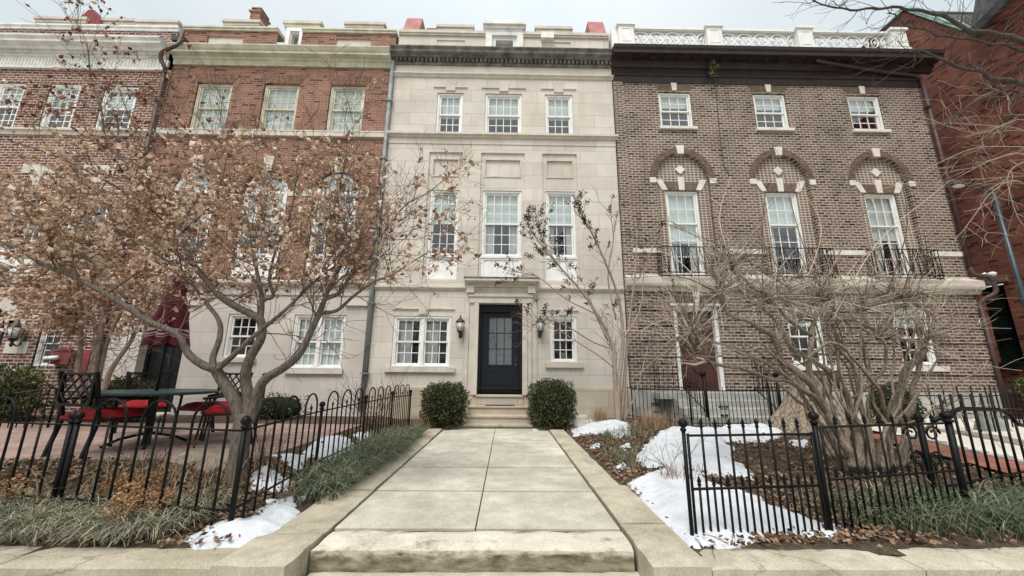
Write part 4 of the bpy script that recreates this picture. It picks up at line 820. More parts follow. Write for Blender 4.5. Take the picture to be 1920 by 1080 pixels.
# ================================================================== fences
def fpost(t, x, y, z0, z1, r=.02, ball=.036):
    q = MB(); q.tube([(x, y, z0-.15), (x, y, z1)], r, 8); q.lathe((x, y, z1), [(r*1.5, -.01), (r*1.5, .01), (r*.8, .015), (ball, .035), (ball*1.05, .055), (ball*.7, .08), (0, .092)], 10); q.build('post', 'iron', t)
def hoop_fence(posts, label, ztop=.76, hoops=3, hh=.97, name='arched_fence', zb=None, r=.0105):
    t = thing(name, label, 'fence', (posts[0][0], posts[0][1], 0), 'arched iron fences of the left garden')
    for x, y in posts: fpost(t, x, y, zg(x, y), ztop+.01)
    q = MB()
    for a, b in zip(posts[:-1], posts[1:]):
        q.box(0,0,0,0,0,0) if False else None
        for z in (ztop-.02, .13): q.tube([(a[0], a[1], z), (b[0], b[1], z)], .011, 4)
    q.build('rail', 'iron', t)
    for a, b in zip(posts[:-1], posts[1:]):
        A, B = Vector((a[0], a[1], 0)), Vector((b[0], b[1], 0)); n = hoops*3+1; d = (B-A)/n; dn = d.normalized(); s = d.length
        for k in range(hoops):
            p0 = A+d*(3*k+1); p1 = A+d*(3*k+3); c = (p0+p1)/2; jig = rnd.uniform(-.006, .006)
            q = MB(); zz = zg(p0.x, p0.y)-.03; zs = hh-s*.95
            q.tube([(p0.x, p0.y, zz), (p0.x, p0.y, zs)]+[tuple(c-dn*s*cos(pi*i/10)+Vector((0, jig*sin(pi*i/10), zs+s*.95*sin(pi*i/10)))) for i in range(1, 10)]+[(p1.x, p1.y, zs), (p1.x, p1.y, zz)], r, 6, cap=False); q.build('hoop', 'iron', t)
            q = MB(); q.tube([(c.x, c.y, zz), (c.x, c.y, ztop+.03)], r*.9, 6); q.lathe((c.x, c.y, ztop+.03), [(r, 0), (r*1.8, .012), (r*.9, .03), (0, .06)], 6); q.build('picket', 'iron', t)
    return t
hoop_fence([(-3.90, 3.72), (-2.2, 3.43)], 'arched black iron fence panel along the pavement, from the snowy corner post to the left')
hoop_fence([(-5.65, 4.02), (-3.97, 3.735)], 'arched black iron fence panel along the pavement, leftmost at the photo edge')
hoop_fence([(-2.215, 3.46), (-2.36, 5.15), (-2.34, 6.66), (-2.30, 8.06), (-2.1, 8.74)], 'arched black iron fence running back to the house beside the walkway grass')
hoop_fence([(-11.4, 7.5), (-9.9, 7.55), (-8.5, 7.6)], 'low arched black iron fence in front of the long dark hedge', ztop=.80, hh=1.0, hoops=3)
def spear(q, x, y, z0, z1, r=.0095):
    q.tube([(x, y, z0), (x, y, z1)], r, 6); q.lathe((x, y, z1), [(r*1.2, 0), (r*1.9, .012), (r*1.1, .02), (r*1.9, .035), (0, .085)], 6)
def spear_panel(t, a, b, n, z_low, z_rail, z_mid, ztop, alt=True):
    A, B = Vector((*a, 0)), Vector((*b, 0)); q = MB()
    for z in (z_rail, z_mid): q.tube([(A.x, A.y, z), (B.x, B.y, z)], .012, 4)
    q.build('rail', 'iron', t)
    for i in range(1, n): p = A.lerp(B, i/n); q = MB(); q_z = zg(p.x, p.y)-.03; spear(q, p.x, p.y, q_z, ztop-.06+rnd.uniform(-.004, .004)); q.build('picket', 'iron', t)
    if alt:
        for i in range(n): p = A.lerp(B, (i+.5)/n); q = MB(); spear(q, p.x, p.y, zg(p.x, p.y)-.03, z_mid+.02); q.build('short_picket', 'iron', t)
ft = thing('spear_fence', 'black spear-topped iron fence panel standing in the snow, nearer the walkway', 'fence', (1.45, 3.29, 0), 'spear-topped fences at the pavement')
fpost(ft, 1.45, 3.27, 0, .79, .016); fpost(ft, 2.64, 3.40, 0, .84, .02, .04); 
for a_ in ((1.485, 3.275), (2.6, 3.395)): q = MB(); q.tube([(*a_, 0), (*a_, .76)], .011, 6); q.build('end_bar', 'iron', ft)
spear_panel(ft, (1.485, 3.275), (2.60, 3.395), 9, 0, .745, .345, .86)
ft = thing('spear_fence', 'black spear-topped iron fence panel in front of the big pruned shrub', 'fence', (2.72, 3.42, 0), 'spear-topped fences at the pavement')
q = MB(); q.tube([(2.70, 3.41, 0), (2.70, 3.41, .81)], .011, 6); q.build('end_bar', 'iron', ft)
spear_panel(ft, (2.70, 3.41), (4.16, 3.74), 9, 0, .80, .385, .88); fpost(ft, 4.2, 3.75, 0, .82, .028, .05)
# gate-side fence with a curled handrail
ft = thing('gate_railing', 'tall black iron railing with a curled handrail beside the brick path', 'railing', (5, 4.4, 0))
A, B = Vector((4.28, 3.95, 0)), Vector((6.4, 4.75, 0)); q = MB(); q.tube([A+Vector((0,0,.80)), A.lerp(B,.25)+Vector((0,0,.9)), A.lerp(B,.62)+Vector((0,0,.87))]+[tuple(p) for p in [A.lerp(B,.72)+Vector((0,0,.82)), A.lerp(B,.78)+Vector((0,0,.70)), A.lerp(B,.9)+Vector((0,0,.66))]], .022, 6)
q.tube([A+Vector((0,0,.2)), A.lerp(B,.75)+Vector((0,0,.2))], .014, 4); q.build('rail', 'iron', ft)
for i in range(1, 9):
    p = A.lerp(B, i/10.5); q = MB(); q.tube([(p.x, p.y, .0), (p.x, p.y, 1.05 if i < 7 else .80)], .013, 6); q.build('picket', 'iron', ft)
q = MB()
def spiral(q, c, r, s, n=18, turns=1.4, rad=.011):
    q.tube([(c[0]+s*r*(1-i/n*.75)*cos(turns*2*pi*i/n), c[1], c[2]+r*(1-i/n*.75)*sin(turns*2*pi*i/n)) for i in range(n+1)], rad, 5)
for s_ in (-1, 1): spiral(q, (4.55+.12*s_, 4.35, .62), .085, s_); spiral(q, (4.55+.10*s_, 4.35, .36), .08, s_)
q.tube([(4.55, 4.35, 0), (4.55, 4.35, .75)], .03, 8); q.lathe((4.55, 4.35, .75), [(.03, 0), (.05, .03), (.02, .07), (0, .13)], 8); q.build('scroll_post', 'iron', ft)
# railing fence round the brown house garden
ft = thing('garden_railing', 'fine black iron railing in front of the brown brick entrance steps', 'fence', (3.9, 8.3, .15))
pts = [(3.0, 9.85), (3.9, 8.35), (5.6, 8.35), (7.1, 8.75)]
for (a, b), n in zip(zip(pts[:-1], pts[1:]), (15, 20, 17)):
    q = MB(); q.tube([(a[0], a[1], .90), (b[0], b[1], .90)], .012, 4); q.tube([(a[0], a[1], .24), (b[0], b[1], .24)], .012, 4); q.build('rail', 'iron', ft)
    for i in range(n): p = Vector(a).lerp(Vector(b), (i+.5)/n); q = MB(); q.tube([(p.x, p.y, .08), (p.x, p.y, .98)], [.008, .007], 4); q.build('picket', 'iron', ft)
for p in pts[1:]: fpost(ft, p[0], p[1], .1, 1.0, .022, .02)
q = MB()
for x in (3.15+.3, 4.6): 
    y = 8.35 if x > 3.9 else 9.1
    for s_ in (-1, 1): spiral(q, (x+.05*s_, y, .55), .05, s_, 12); spiral(q, (x+.04*s_, y, .38), .04, s_, 12)
q.build('scroll', 'iron', ft)
ft = thing('garden_railing', 'fine black iron railing across the gravel garden at the right', 'fence', (9, 9.2, .15))
q = MB(); q.tube([(7.2, 7.4, .88), (9.4, 7.6, .86)], .014, 4); q.tube([(9.4, 7.6, .86), (12.4, 9.3, .86)], .014, 4); q.build('rail', 'iron', ft)
for i in range(16):
    a, b, u = ((7.2, 7.4), (9.4, 7.6), i/7) if i < 7 else ((9.4, 7.6), (12.4, 9.3), (i-7)/9)
    p = Vector(a).lerp(Vector(b), u); q = MB(); q.tube([(p.x, p.y, .08), (p.x, p.y, 1.06)], .013, 5); q.build('picket', 'iron', ft)
ft = thing('alley_gate', 'black iron gate closing the alley beside the brown downpipe', 'gate', (13.6, 10, 0))
q = MB(); q.tube([(12.8, 9.9, 1.0), (14.45, 9.9, 1.0)], .015, 4); q.tube([(12.8, 9.9, .3), (14.45, 9.9, .3)], .015, 4); q.build('rail', 'iron', ft)
for i in range(14): q = MB(); q.tube([(12.85+i*.12, 9.9, .1), (12.85+i*.12, 9.9, 1.15)], .011, 4); q.build('picket', 'iron', ft)
# ================================================================== patio furniture
ZP = .178
def make_chair(loc, rz, label):
    t = thing('patio_chair', label, 'chair', (0, 0, 0), 'metal patio chairs round the table')
    w_, d_ = .27, .26
    for sx in (-1, 1):
        q = MB(); q.tube([(sx*w_, -d_-.06, 0), (sx*w_, -d_+.02, .42), (sx*w_, -d_-.10, .98)], .024, 4, False); q.build('back_leg', 'bronze', t)
        q = MB(); q.tube([(sx*w_, d_+.03, 0), (sx*w_, d_-.01, .44), (sx*w_, d_-.02, .64)], .017, 4, False); q.build('front_leg', 'bronze', t)
        q = MB(); q.tube(catmull([(sx*w_, d_+.02, .63), (sx*w_, 0, .66), (sx*w_, -d_-.02, .65)]), .018, 5); q.build('armrest', 'bronze', t)
    q = MB(); ring(q, -w_+.02, w_-.02, .58, .97, -d_-.095, -d_-.06, .03)
    yb = -d_-.078
    for i in range(-3, 4):
        for s_ in (-1, 1):
            p = [(max(-w_+.02, min(w_-.02, i*.135+s_*(u-.5)*.34)), yb+(.004 if s_ > 0 else -.004), .59+.37*u+0*sin(pi*u)) for u in [k/6 for k in range(7)]]
            p = [x for j, x in enumerate(p) if j == 0 or abs(x[0]-p[j-1][0]) > .001]
            if len(p) > 1: q.tube(p, .011, 4)
    q.build('backrest', 'bronze', t)
    q = MB(); q.box(-w_, w_, -d_, d_, .40, .425); q.build('seat', 'bronze', t)
    q = MB(); n = 8; vs = []
    for j in range(n+1):
        for i in range(n+1):
            u, v = i/n*2-1, j/n*2-1; e = max(abs(u), abs(v)); vs.append((u*(w_-.01), v*(d_+.02), .43+.095*(1-e**6)-.03*(1 if (i in (4,) and j in (2, 4, 6)) or (j == 4 and i in (2, 6)) else 0)+.008*noise.noise(Vector((u*3, v*3, 1)))))
    q.add(vs, [(j*(n+1)+i, j*(n+1)+i+1, (j+1)*(n+1)+i+1, (j+1)*(n+1)+i) for j in range(n) for i in range(n)], True); q.box(-w_+.0, w_-.0, -d_-.01, d_+.02, .427, .455); q.build('cushion', 'cushion', t)
    t.location = loc; t.rotation_euler = (0, 0, rz); t.scale = (1.12, 1.12, 1.05); return t
ch = make_chair((-5.33, 5.42, ZP), R(-12), 'black metal patio chair with red cushion, its lattice back nearest the street')
for loc, rz, lb in (((-6.2, 6.9, ZP), R(-140), 'black metal patio chair half hidden behind the left end of the table'),
                    ((-4.95, 6.75, ZP), R(165), 'black metal patio chair behind the right end of the table, lattice back upright'),
                    ((-4.2, 6.15, ZP), R(118), 'black metal patio chair with red cushion beside the brown-leaved tree trunk')):
    c = copy_tree(ch); c.location = loc; c.rotation_euler = (0, 0, rz); c['label'] = lb
t = thing('patio_table', 'round dark green metal patio table pierced by the closed umbrella', 'table', (-5.2, 5.95, ZP)); c = (-5.2, 5.95, ZP)
q = MB(); q.lathe(c, [(.0, .715), (.72, .715), (.74, .725), (.74, .75), (.725, .76), (.0, .76)], 40, False); q.build('tabletop', 'tabletop', t)
q = MB(); q.lathe(c, [(.05, 0), (.05, .7), (.12, .715)], 12); q.build('pedestal', 'tabletop', t)
for k in range(4):
    a = R(40)+k*pi/2; q = MB(); q.tube([(c[0]+.05*cos(a), c[1]+.05*sin(a), ZP+.16), (c[0]+.3*cos(a), c[1]+.3*sin(a), ZP+.1), (c[0]+.46*cos(a), c[1]+.46*sin(a), ZP+.015)], .02, 5); q.build('foot', 'bronze', t)
t = thing('patio_umbrella', 'closed maroon patio umbrella with striped scalloped hem', 'umbrella', (-5.2, 5.95, ZP))
q = MB(); q.tube([(c[0], c[1], ZP+.04), (c[0], c[1], ZP+2.6)], .022, 8); q.build('pole', 'bronze', t)
def folds(z0, z1, r0, r1, n=8, amp=.3, seg=64, u0=0, u1=1, dr=0):
    vs = []; fs = []; m = 12
    for j in range(m+1):
        u = u0+(u1-u0)*j/m
        for k in range(seg):
            a = 2*pi*k/seg; f = abs(sin(n*a/2))**.8; r = (r0+(r1-r0)*(u**.8))*(1-amp*u+amp*u*f*1.4)+dr; vs.append((c[0]+r*cos(a), c[1]+r*sin(a), z1+(z0-z1)*u-(.05*f*u if u > .8 else 0)))
    for j in range(m):
        for k in range(seg): fs.append((j*seg+k, j*seg+(k+1)%seg, (j+1)*seg+(k+1)%seg, (j+1)*seg+k))
    q = MB(); q.add(vs, fs, True); return q
cn = folds(1.64, 2.7, .04, .27); cn = cn.build('canopy', 'umbrella', t)
folds(1.64, 2.7, .04, .27, u0=.84, u1=.86, dr=.004).build('trim', 'trim_white', t)
folds(1.64, 2.7, .04, .27, u0=.80, u1=.81, dr=.004).build('trim', 'trim_white', t)
folds(1.64, 2.7, .04, .27, u0=.88, u1=.89, dr=.004).build('trim', 'trim_white', t)
folds(2.5, 2.73, .03, .13).build('vent_flap', 'umbrella', t)
# ================================================================== rocks, planter
def rock(name, c, r, label, seed, mat='rock', cat='rock', group=None):
    q = MB(); q.blob(c, r[0], r[1], r[2], 12, 8, .28, seed); q.build(name, mat, label=label, cat=cat, origin=(c[0], c[1], c[2]-r[2]), group=group)
rock('boulder', (-3.32, 4.85, .17), (.34, .26, .16), 'low tan boulder at the patio edge left of the tree trunk', 3)
rock('boulder', (-3.82, 5.0, .16), (.2, .16, .1), 'small tan stone left of the low boulder at the patio edge', 5)
def wedge_rock(x, y, h, label):
    q = MB(); q.add([(x-.3,y-.12,.12),(x+.34,y-.1,.12),(x+.3,y+.15,.12),(x-.26,y+.15,.12),(x-.1,y,.12+h),(x+.0,y+.04,.12+h*.95)], [(0,1,4),(1,5,4),(1,2,5),(2,3,5),(3,4,5),(3,0,4)]); q.build('standing_stone', 'greyrock', label=label, cat='rock', origin=(x, y, .12))
wedge_rock(9.6, 7.8, .72, 'pointed grey-green stone standing in the white gravel'); wedge_rock(10.0, 9.0, .4, 'smaller mossy stone in the gravel behind the shrub stems')
t = thing('path_border', 'grey cobble border between the brick path and the white gravel', 'border', (7.05, 5, .1))
for i in range(14): q = MB(); rough_block(q, 6.99, 7.13, 3.2+i*.27, 3.46+i*.27, -.1, zg(7, 3.3+i*.27)+.075+rnd.uniform(-.01, .01), st=.07, amp=.02); q.build('cobble', 'stone_grey', t)
q = MB(); rough_block(q, 8.25, 8.75, 3.2, 9.6, -.3, .05, st=.15, amp=.02); q.v = [(x, y, z+(zg(8.5, y)+.01 if z > -.2 else 0)) for x, y, z in q.v]; q.build('stepping_strip', 'rock', label='long flat stone strip dividing the white gravel', cat='border')
t = thing('planter', 'small white stone planter right of the right-hand clipped hedge', 'planter', (1.68, 9.1, .05))
q = MB(); q.lathe((1.68, 9.1, .06), [(.12, 0), (.16, .2), (.18, .21), (.18, .25), (.15, .25), (.14, .2), (0, .2)], 4, False); q.build('pot', 'stone_white', t)
# ================================================================== snow
def inpoly(x, y, poly):
    c = False; j = len(poly)-1
    for i in range(len(poly)):
        if (poly[i][1] > y) != (poly[j][1] > y) and x < (poly[j][0]-poly[i][0])*(y-poly[i][1])/(poly[j][1]-poly[i][1])+poly[i][0]: c = not c
        j = i
    return c
def edged(x, y, poly):
    m_ = 9; j = len(poly)-1
    for i in range(len(poly)):
        ax, ay = poly[j]; bx, by = poly[i]; dx, dy = bx-ax, by-ay; L2 = dx*dx+dy*dy
        u = 0 if L2 == 0 else max(0, min(1, ((x-ax)*dx+(y-ay)*dy)/L2)); m_ = min(m_, math.hypot(x-ax-u*dx, y-ay-u*dy)); j = i
    return m_
SNOW = []
def gpt(px, py, z=.05):
    d = fw*FPX+rt*(px-960)-up*(py-540); p = EYE+d*((z-EYE.z)/d.z); return (p.x, p.y)
for z, th, pp in ((.02, .07, [(345,1005),(400,975),(470,965),(500,935),(545,928),(560,955),(545,985),(500,1010),(450,1022),(380,1022)]),
              (.06, .05, [(560,920),(585,905),(598,903),(590,918),(570,925)]), (.1, .05, [(465,893),(500,882),(550,884),(545,900),(480,905)]),
              (.12, .05, [(510,858),(560,855),(600,825),(660,820),(675,835),(660,848),(590,850),(560,868),(520,868)]), (.13, .05, [(660,815),(690,806),(705,812),(690,820)]),
              (.05, .07, [(1068,798),(1100,792),(1130,795),(1180,805),(1178,822),(1150,825),(1140,818),(1105,812),(1075,815)]),
              (.05, .05, [(1145,815),(1182,810),(1184,828),(1150,826)]), (.05, .03, [(1105,830),(1128,828),(1122,836),(1108,836)]),
              (.06, .10, [(1165,893),(1215,880),(1190,855),(1240,820),(1300,812),(1300,818),(1468,805),(1480,825),(1440,838),(1380,840),(1375,862),(1410,880),(1412,893),(1380,890),(1330,885),(1310,880),(1330,900),(1420,918),(1500,955),(1585,975),(1580,992),(1480,985),(1380,1003),(1290,1005),(1240,975),(1205,935),(1200,915)]),
              (.05, .03, [(1165,838),(1180,835),(1182,842),(1170,844)]), (.05, .03, [(1150,868),(1170,862),(1178,868),(1160,874)]),
              (.1, .03, [(1480,832),(1515,830),(1520,840),(1490,842)]), (.02, .03, [(550,1000),(600,978),(618,982),(590,996)][::-1]), (.02, .03, [(1000,800),(1010,798),(1010,806),(1000,806)])):
    SNOW.append(([gpt(x, y, z) for x, y in pp], th))
q = MB()
for poly, th in SNOW:
    xs = [p[0] for p in poly]; ys = [p[1] for p in poly]; st_ = .035 if max(xs)-min(xs) > .6 else .025
    if max(ys)-min(ys) > 4: st_ = .05
    x0, y0 = min(xs)-.1, min(ys)-.1; nx = int((max(xs)+.1-x0)/st_)+1; ny = int((max(ys)+.1-y0)/st_)+1; idx = {}; vs = []; fs = []
    def hgt(i, j):
        x, y = x0+i*st_, y0+j*st_
        e = edged(x, y, poly)*(1 if inpoly(x, y, poly) else -1)+.07*noise.noise(Vector((x*4, y*4, 2)))+.05*noise.noise(Vector((x*13, y*13, 5)))
        hole = noise.noise(Vector((x*1.6+4, y*1.6, 8)))
        if th > .08 and hole > .30: e -= (hole-.30)*1.4
        return e
    H_ = {(i, j): hgt(i, j) for i in range(nx+1) for j in range(ny+1)}
    for j in range(ny):
        for i in range(nx):
            if sum(H_[k] > 0 for k in ((i,j),(i+1,j),(i+1,j+1),(i,j+1))) >= 2:
                f = []
                for k in ((i,j),(i+1,j),(i+1,j+1),(i,j+1)):
                    if k not in idx:
                        x, y = x0+k[0]*st_, y0+k[1]*st_; e = H_[k]
                        zz = zg(x, y)+(th*.8*sm(e/.3)*(1+.5*noise.noise(Vector((x*3, y*3, 0))))+.016*noise.noise(Vector((x*11, y*11, 0)))+.008*noise.noise(Vector((x*25, y*25, 0)))+.006 if e > 0 else -.03)
                        idx[k] = len(vs); vs.append((x, y, zz))
                    f.append(idx[k])
                fs.append(tuple(f))
    if fs: q.add(vs, fs, True)
q.build('snow_patches', 'snow', label='patches of old white snow lying on the garden beds', cat='snow', kind='stuff')
def onsnow(x, y): return any(inpoly(x, y, p) for p, _ in SNOW)
# ================================================================== grass, litter, shrubs
def tuft_field(name, mat, area, n, L0, L1, label, w=.006, lean=(.3, .9), pref=None, blades=1, snowok=False):
    q = MB()
    for i in range(n):
        x, y = area()
        if not snowok and onsnow(x, y) and rnd.random() < .85: continue
        for k in range(blades):
            a = rnd.uniform(0, 2*pi) if pref is None or rnd.random() < .35 else rnd.gauss(pref, .7)
            blade(q, Vector((x+rnd.gauss(0, .02), y+rnd.gauss(0, .02), zg(x, y)-.02)), a, rnd.uniform(L0, L1), rnd.uniform(*lean), w*rnd.uniform(.7, 1.2))
    return q.build(name, mat, label=label, cat='grass', kind='stuff')
def a_side():
    y = rnd.uniform(3.95, 8.6); y = y if rnd.random() < .9 else rnd.uniform(4, 5); c = rnd.choice(range(14))*.345+3.95; y = y*.45+c*.55
    x1 = -1.66; x0 = -2.2-.15*sm((y-5)/2); x = rnd.uniform(x0, x1); return x, y
tuft_field('border_grass', 'grass', a_side, 3300, .24, .44, 'arching green border grass between the arched fence and the walkway kerb', .0055, (.55, 1.05), -.3, 3)
def a_front(): 
    y = rnd.triangular(3.12, 4.1, 3.3); return rnd.uniform(-6.5, -2.55), y
tuft_field('border_grass', 'grass_dry', a_front, 2600, .18, .34, 'matted grey-green grass in front of the left arched fence', .005, (.7, 1.15), -1.2, 3)
def a_rt(): return rnd.triangular(2.55, 7.5, 4.4), rnd.triangular(3.2, 4.4, 3.55)
tuft_field('border_grass', 'grass', a_rt, 1500, .20, .42, 'dark green border grass round the right spear fence', .0055, (.5, 1.05), -1.3, 3)
def a_sp(): 
    r = rnd.random(); 
    if r < .35: return rnd.gauss(2.15, .18), rnd.gauss(7.6, .3)
    if r < .6: return rnd.uniform(3, 6.2), rnd.uniform(7.7, 8.3)
    if r < .8: return rnd.uniform(-7, -2.6), rnd.uniform(4.0, 4.9)
    return rnd.uniform(1.5, 2.5), rnd.gauss(5.9, .35)
tuft_field('garden_grass', 'grass', a_sp, 900, .12, .28, 'thin green tufts scattered over the garden beds', .005, (.4, 1.0), None, 3)
q = MB()
for i in range(17000):
    r = rnd.random()
    if r < .36: x, y = rnd.uniform(1.3, 3.2), 3.2+6*rnd.random()**1.2
    elif r < .62: x, y = rnd.uniform(2.5, 6.5), rnd.uniform(3.3, 8.2)
    elif r < .92: x, y = rnd.uniform(-6.8, -2.1), rnd.uniform(3.2, 4.98)
    else: x, y = rnd.uniform(-2.9, -2.0), rnd.uniform(4.5, 9)
    if -2.0 < x < 1.36 and y < 9: continue
    if onsnow(x, y) and rnd.random() < .84: continue
    leafq(q, Vector((x, y, zg(x, y)+rnd.uniform(.0, .02))), rnd.uniform(.025, .07), Vector((rnd.uniform(-1,1), rnd.uniform(-1,1), rnd.uniform(-.1,.25))).normalized(), .7)
for i in range(260):
    x, y = (rnd.uniform(1.45, 5.5), rnd.gauss(3.14, .07)) if rnd.random() < .7 else (rnd.uniform(-4.5, -1.95), rnd.gauss(3.12, .05)); leafq(q, Vector((x, y, .03+rnd.random()*.01)), rnd.uniform(.03, .06), Vector((rnd.uniform(-1,1), rnd.uniform(-1,1), .1)).normalized(), .7)
for i in range(900):
    x, y = (rnd.uniform(1.4, 6.5), rnd.uniform(3.1, 8.5)) if rnd.random() < .6 else (rnd.uniform(-6.5, -2.1), rnd.uniform(3.1, 4.95)); a = rnd.uniform(0, 6.3); l_ = rnd.uniform(.06, .28); z = zg(x, y)+.015
    if onsnow(x, y) and rnd.random() < .9: continue
    q.tube([(x, y, z), (x+l_*.5*cos(a), y+l_*.5*sin(a), z+rnd.uniform(0, .03)), (x+l_*cos(a+.2), y+l_*sin(a+.2), z+rnd.uniform(0, .02))], .0028, 3)
q.build('leaf_litter', 'litter', label='brown fallen leaves and broken twigs covering the garden beds', cat='leaf litter', kind='stuff')
def leafbush(q, c, r, n, s0, s1, boxy=3., shell=.35, rag=.05):
    for i in range(n):
        d = rv(); m_ = (abs(d.x)**boxy+abs(d.y)**boxy+abs(d.z)**boxy)**(1/boxy); d = d/m_
        u = 1-shell*rnd.random()**1.8; w_ = 1+rag*noise.noise(Vector((d.x*3+c[0], d.y*3, d.z*3+c[2])))*3
        p = Vector((c[0]+d.x*r[0]*u*w_, c[1]+d.y*r[1]*u*w_, c[2]+d.z*r[2]*u*w_)); 
        if p.z < .02: continue
        leafq(q, p, rnd.uniform(s0, s1), (rv()+d*.6).normalized(), .5)
def hedge(name, c, r, n, label, cat='hedge', s=(.028, .05), boxy=3.4, mat='hedge_leaf', group=None, rag=.11):
    t = thing(name, label, cat, (c[0], c[1], c[2]-r[2]), group)
    q = MB(); leafbush(q, c, r, n, s[0], s[1], boxy, .3, rag); 
    if cat == 'hedge':
        for i in range(90):      # stray shoots
            d = rv(); d.z = abs(d.z); m_ = (abs(d.x)**boxy+abs(d.y)**boxy+abs(d.z)**boxy)**(1/boxy); d = d/m_
            p = Vector((c[0]+d.x*r[0], c[1]+d.y*r[1], c[2]+d.z*r[2])); e = (d+rv()*.5).normalized(); l_ = rnd.uniform(.03, .11)
            for k in range(4): leafq(q, p+e*l_*k/4, s[0], (e+rv()*.8).normalized(), .5)
    q.build('foliage', mat, t)
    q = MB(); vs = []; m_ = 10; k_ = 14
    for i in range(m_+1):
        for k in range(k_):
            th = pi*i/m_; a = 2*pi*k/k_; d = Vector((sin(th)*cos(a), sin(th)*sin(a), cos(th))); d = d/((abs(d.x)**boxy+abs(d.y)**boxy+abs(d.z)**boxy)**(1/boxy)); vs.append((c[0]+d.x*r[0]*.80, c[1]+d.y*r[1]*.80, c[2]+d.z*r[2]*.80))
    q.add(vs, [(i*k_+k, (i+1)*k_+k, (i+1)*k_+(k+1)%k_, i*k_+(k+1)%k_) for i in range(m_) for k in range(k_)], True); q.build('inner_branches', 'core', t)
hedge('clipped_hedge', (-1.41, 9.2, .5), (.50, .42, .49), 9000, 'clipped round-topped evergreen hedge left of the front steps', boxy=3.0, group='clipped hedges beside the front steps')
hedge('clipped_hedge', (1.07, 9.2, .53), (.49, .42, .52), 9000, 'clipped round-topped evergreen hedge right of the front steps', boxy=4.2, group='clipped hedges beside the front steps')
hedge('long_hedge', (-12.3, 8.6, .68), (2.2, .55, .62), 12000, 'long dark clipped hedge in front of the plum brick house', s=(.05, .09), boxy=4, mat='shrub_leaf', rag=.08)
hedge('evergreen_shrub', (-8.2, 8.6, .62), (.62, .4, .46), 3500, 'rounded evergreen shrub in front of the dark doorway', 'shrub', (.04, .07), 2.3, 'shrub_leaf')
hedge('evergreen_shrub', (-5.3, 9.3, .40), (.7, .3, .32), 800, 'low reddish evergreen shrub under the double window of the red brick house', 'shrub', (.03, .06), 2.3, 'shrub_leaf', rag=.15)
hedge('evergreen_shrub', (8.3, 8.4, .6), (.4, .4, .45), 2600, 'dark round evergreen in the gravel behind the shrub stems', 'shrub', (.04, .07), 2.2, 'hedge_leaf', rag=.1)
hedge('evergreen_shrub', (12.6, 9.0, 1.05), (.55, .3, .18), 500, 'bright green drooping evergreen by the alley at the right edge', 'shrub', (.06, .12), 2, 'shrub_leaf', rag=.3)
def clump(name, c, n, L0, L1, mat, label, cat='grass clump', lean=(.15, .6), w=.004, sp=.1, heads=None):
    q = MB()
    for i in range(n): blade(q, Vector((c[0]+rnd.gauss(0, sp), c[1]+rnd.gauss(0, sp*.7), c[2])), rnd.uniform(0, 2*pi), rnd.uniform(L0, L1), rnd.uniform(*lean), w)
    return q.build(name, mat, label=label, cat=cat, origin=c)
clump('dry_grass_clump', (2.15, 9.1, .08), 260, .3, .62, 'straw', 'dry straw-coloured grass clump at the foot of the slender tree')
clump('dry_grass_clump', (3.0, 8.0, .1), 420, .3, .6, 'straw', 'wide dry russet grass clump right of the slender tree', sp=.2)
clump('dry_grass_clump', (1.95, 4.7, .08), 60, .12, .3, 'straw', 'few dry stalks poking out of the snow', sp=.12)
clump('dry_grass_clump', (-1.95, 8.9, .08), 160, .15, .4, 'straw', 'straw tuft at the end of the arched fence', sp=.15)
clump('dry_grass_clump', (-3.35, 4.4, .1), 260, .15, .45, 'straw', 'straw and dead stems in the bed behind the arched fence', sp=.5, lean=(.2, .9))
def hydrangea(c, label, n=5, r=.075):
    t = thing('dried_hydrangea', label, 'plant', c, 'dried flower heads in the left bed')
    q = MB(); hp = []
    for i in range(n):
        p = Vector((c[0]+rnd.gauss(0, .13), c[1]+rnd.gauss(0, .08), c[2]+rnd.uniform(.08, .22))); hp.append(p); q.tube(catmull([c, (c[0]*.5+p.x*.5, c[1]*.5+p.y*.5, c[2]+(p.z-c[2])*.8), p]), .004, 4)
    q.build('stem', 'twig_brown', t); q = MB()
    for p in hp:
        for k in range(110): d = rv(); leafq(q, p+d*r*rnd.uniform(.75, 1), rnd.uniform(.02, .035), (d+rv()*.7).normalized())
    q.build('flower_head', 'hydrangea', t)
hydrangea((-2.95, 3.50, .03), 'cluster of orange-brown dried hydrangea heads nearest the snow corner', 6)
hydrangea((-3.45, 3.95, .06), 'dried hydrangea heads in the bed behind the fence, left of the tree', 6); hydrangea((-4.35, 3.68, .03), 'dried hydrangea head in the grass by the middle fence post', 2)
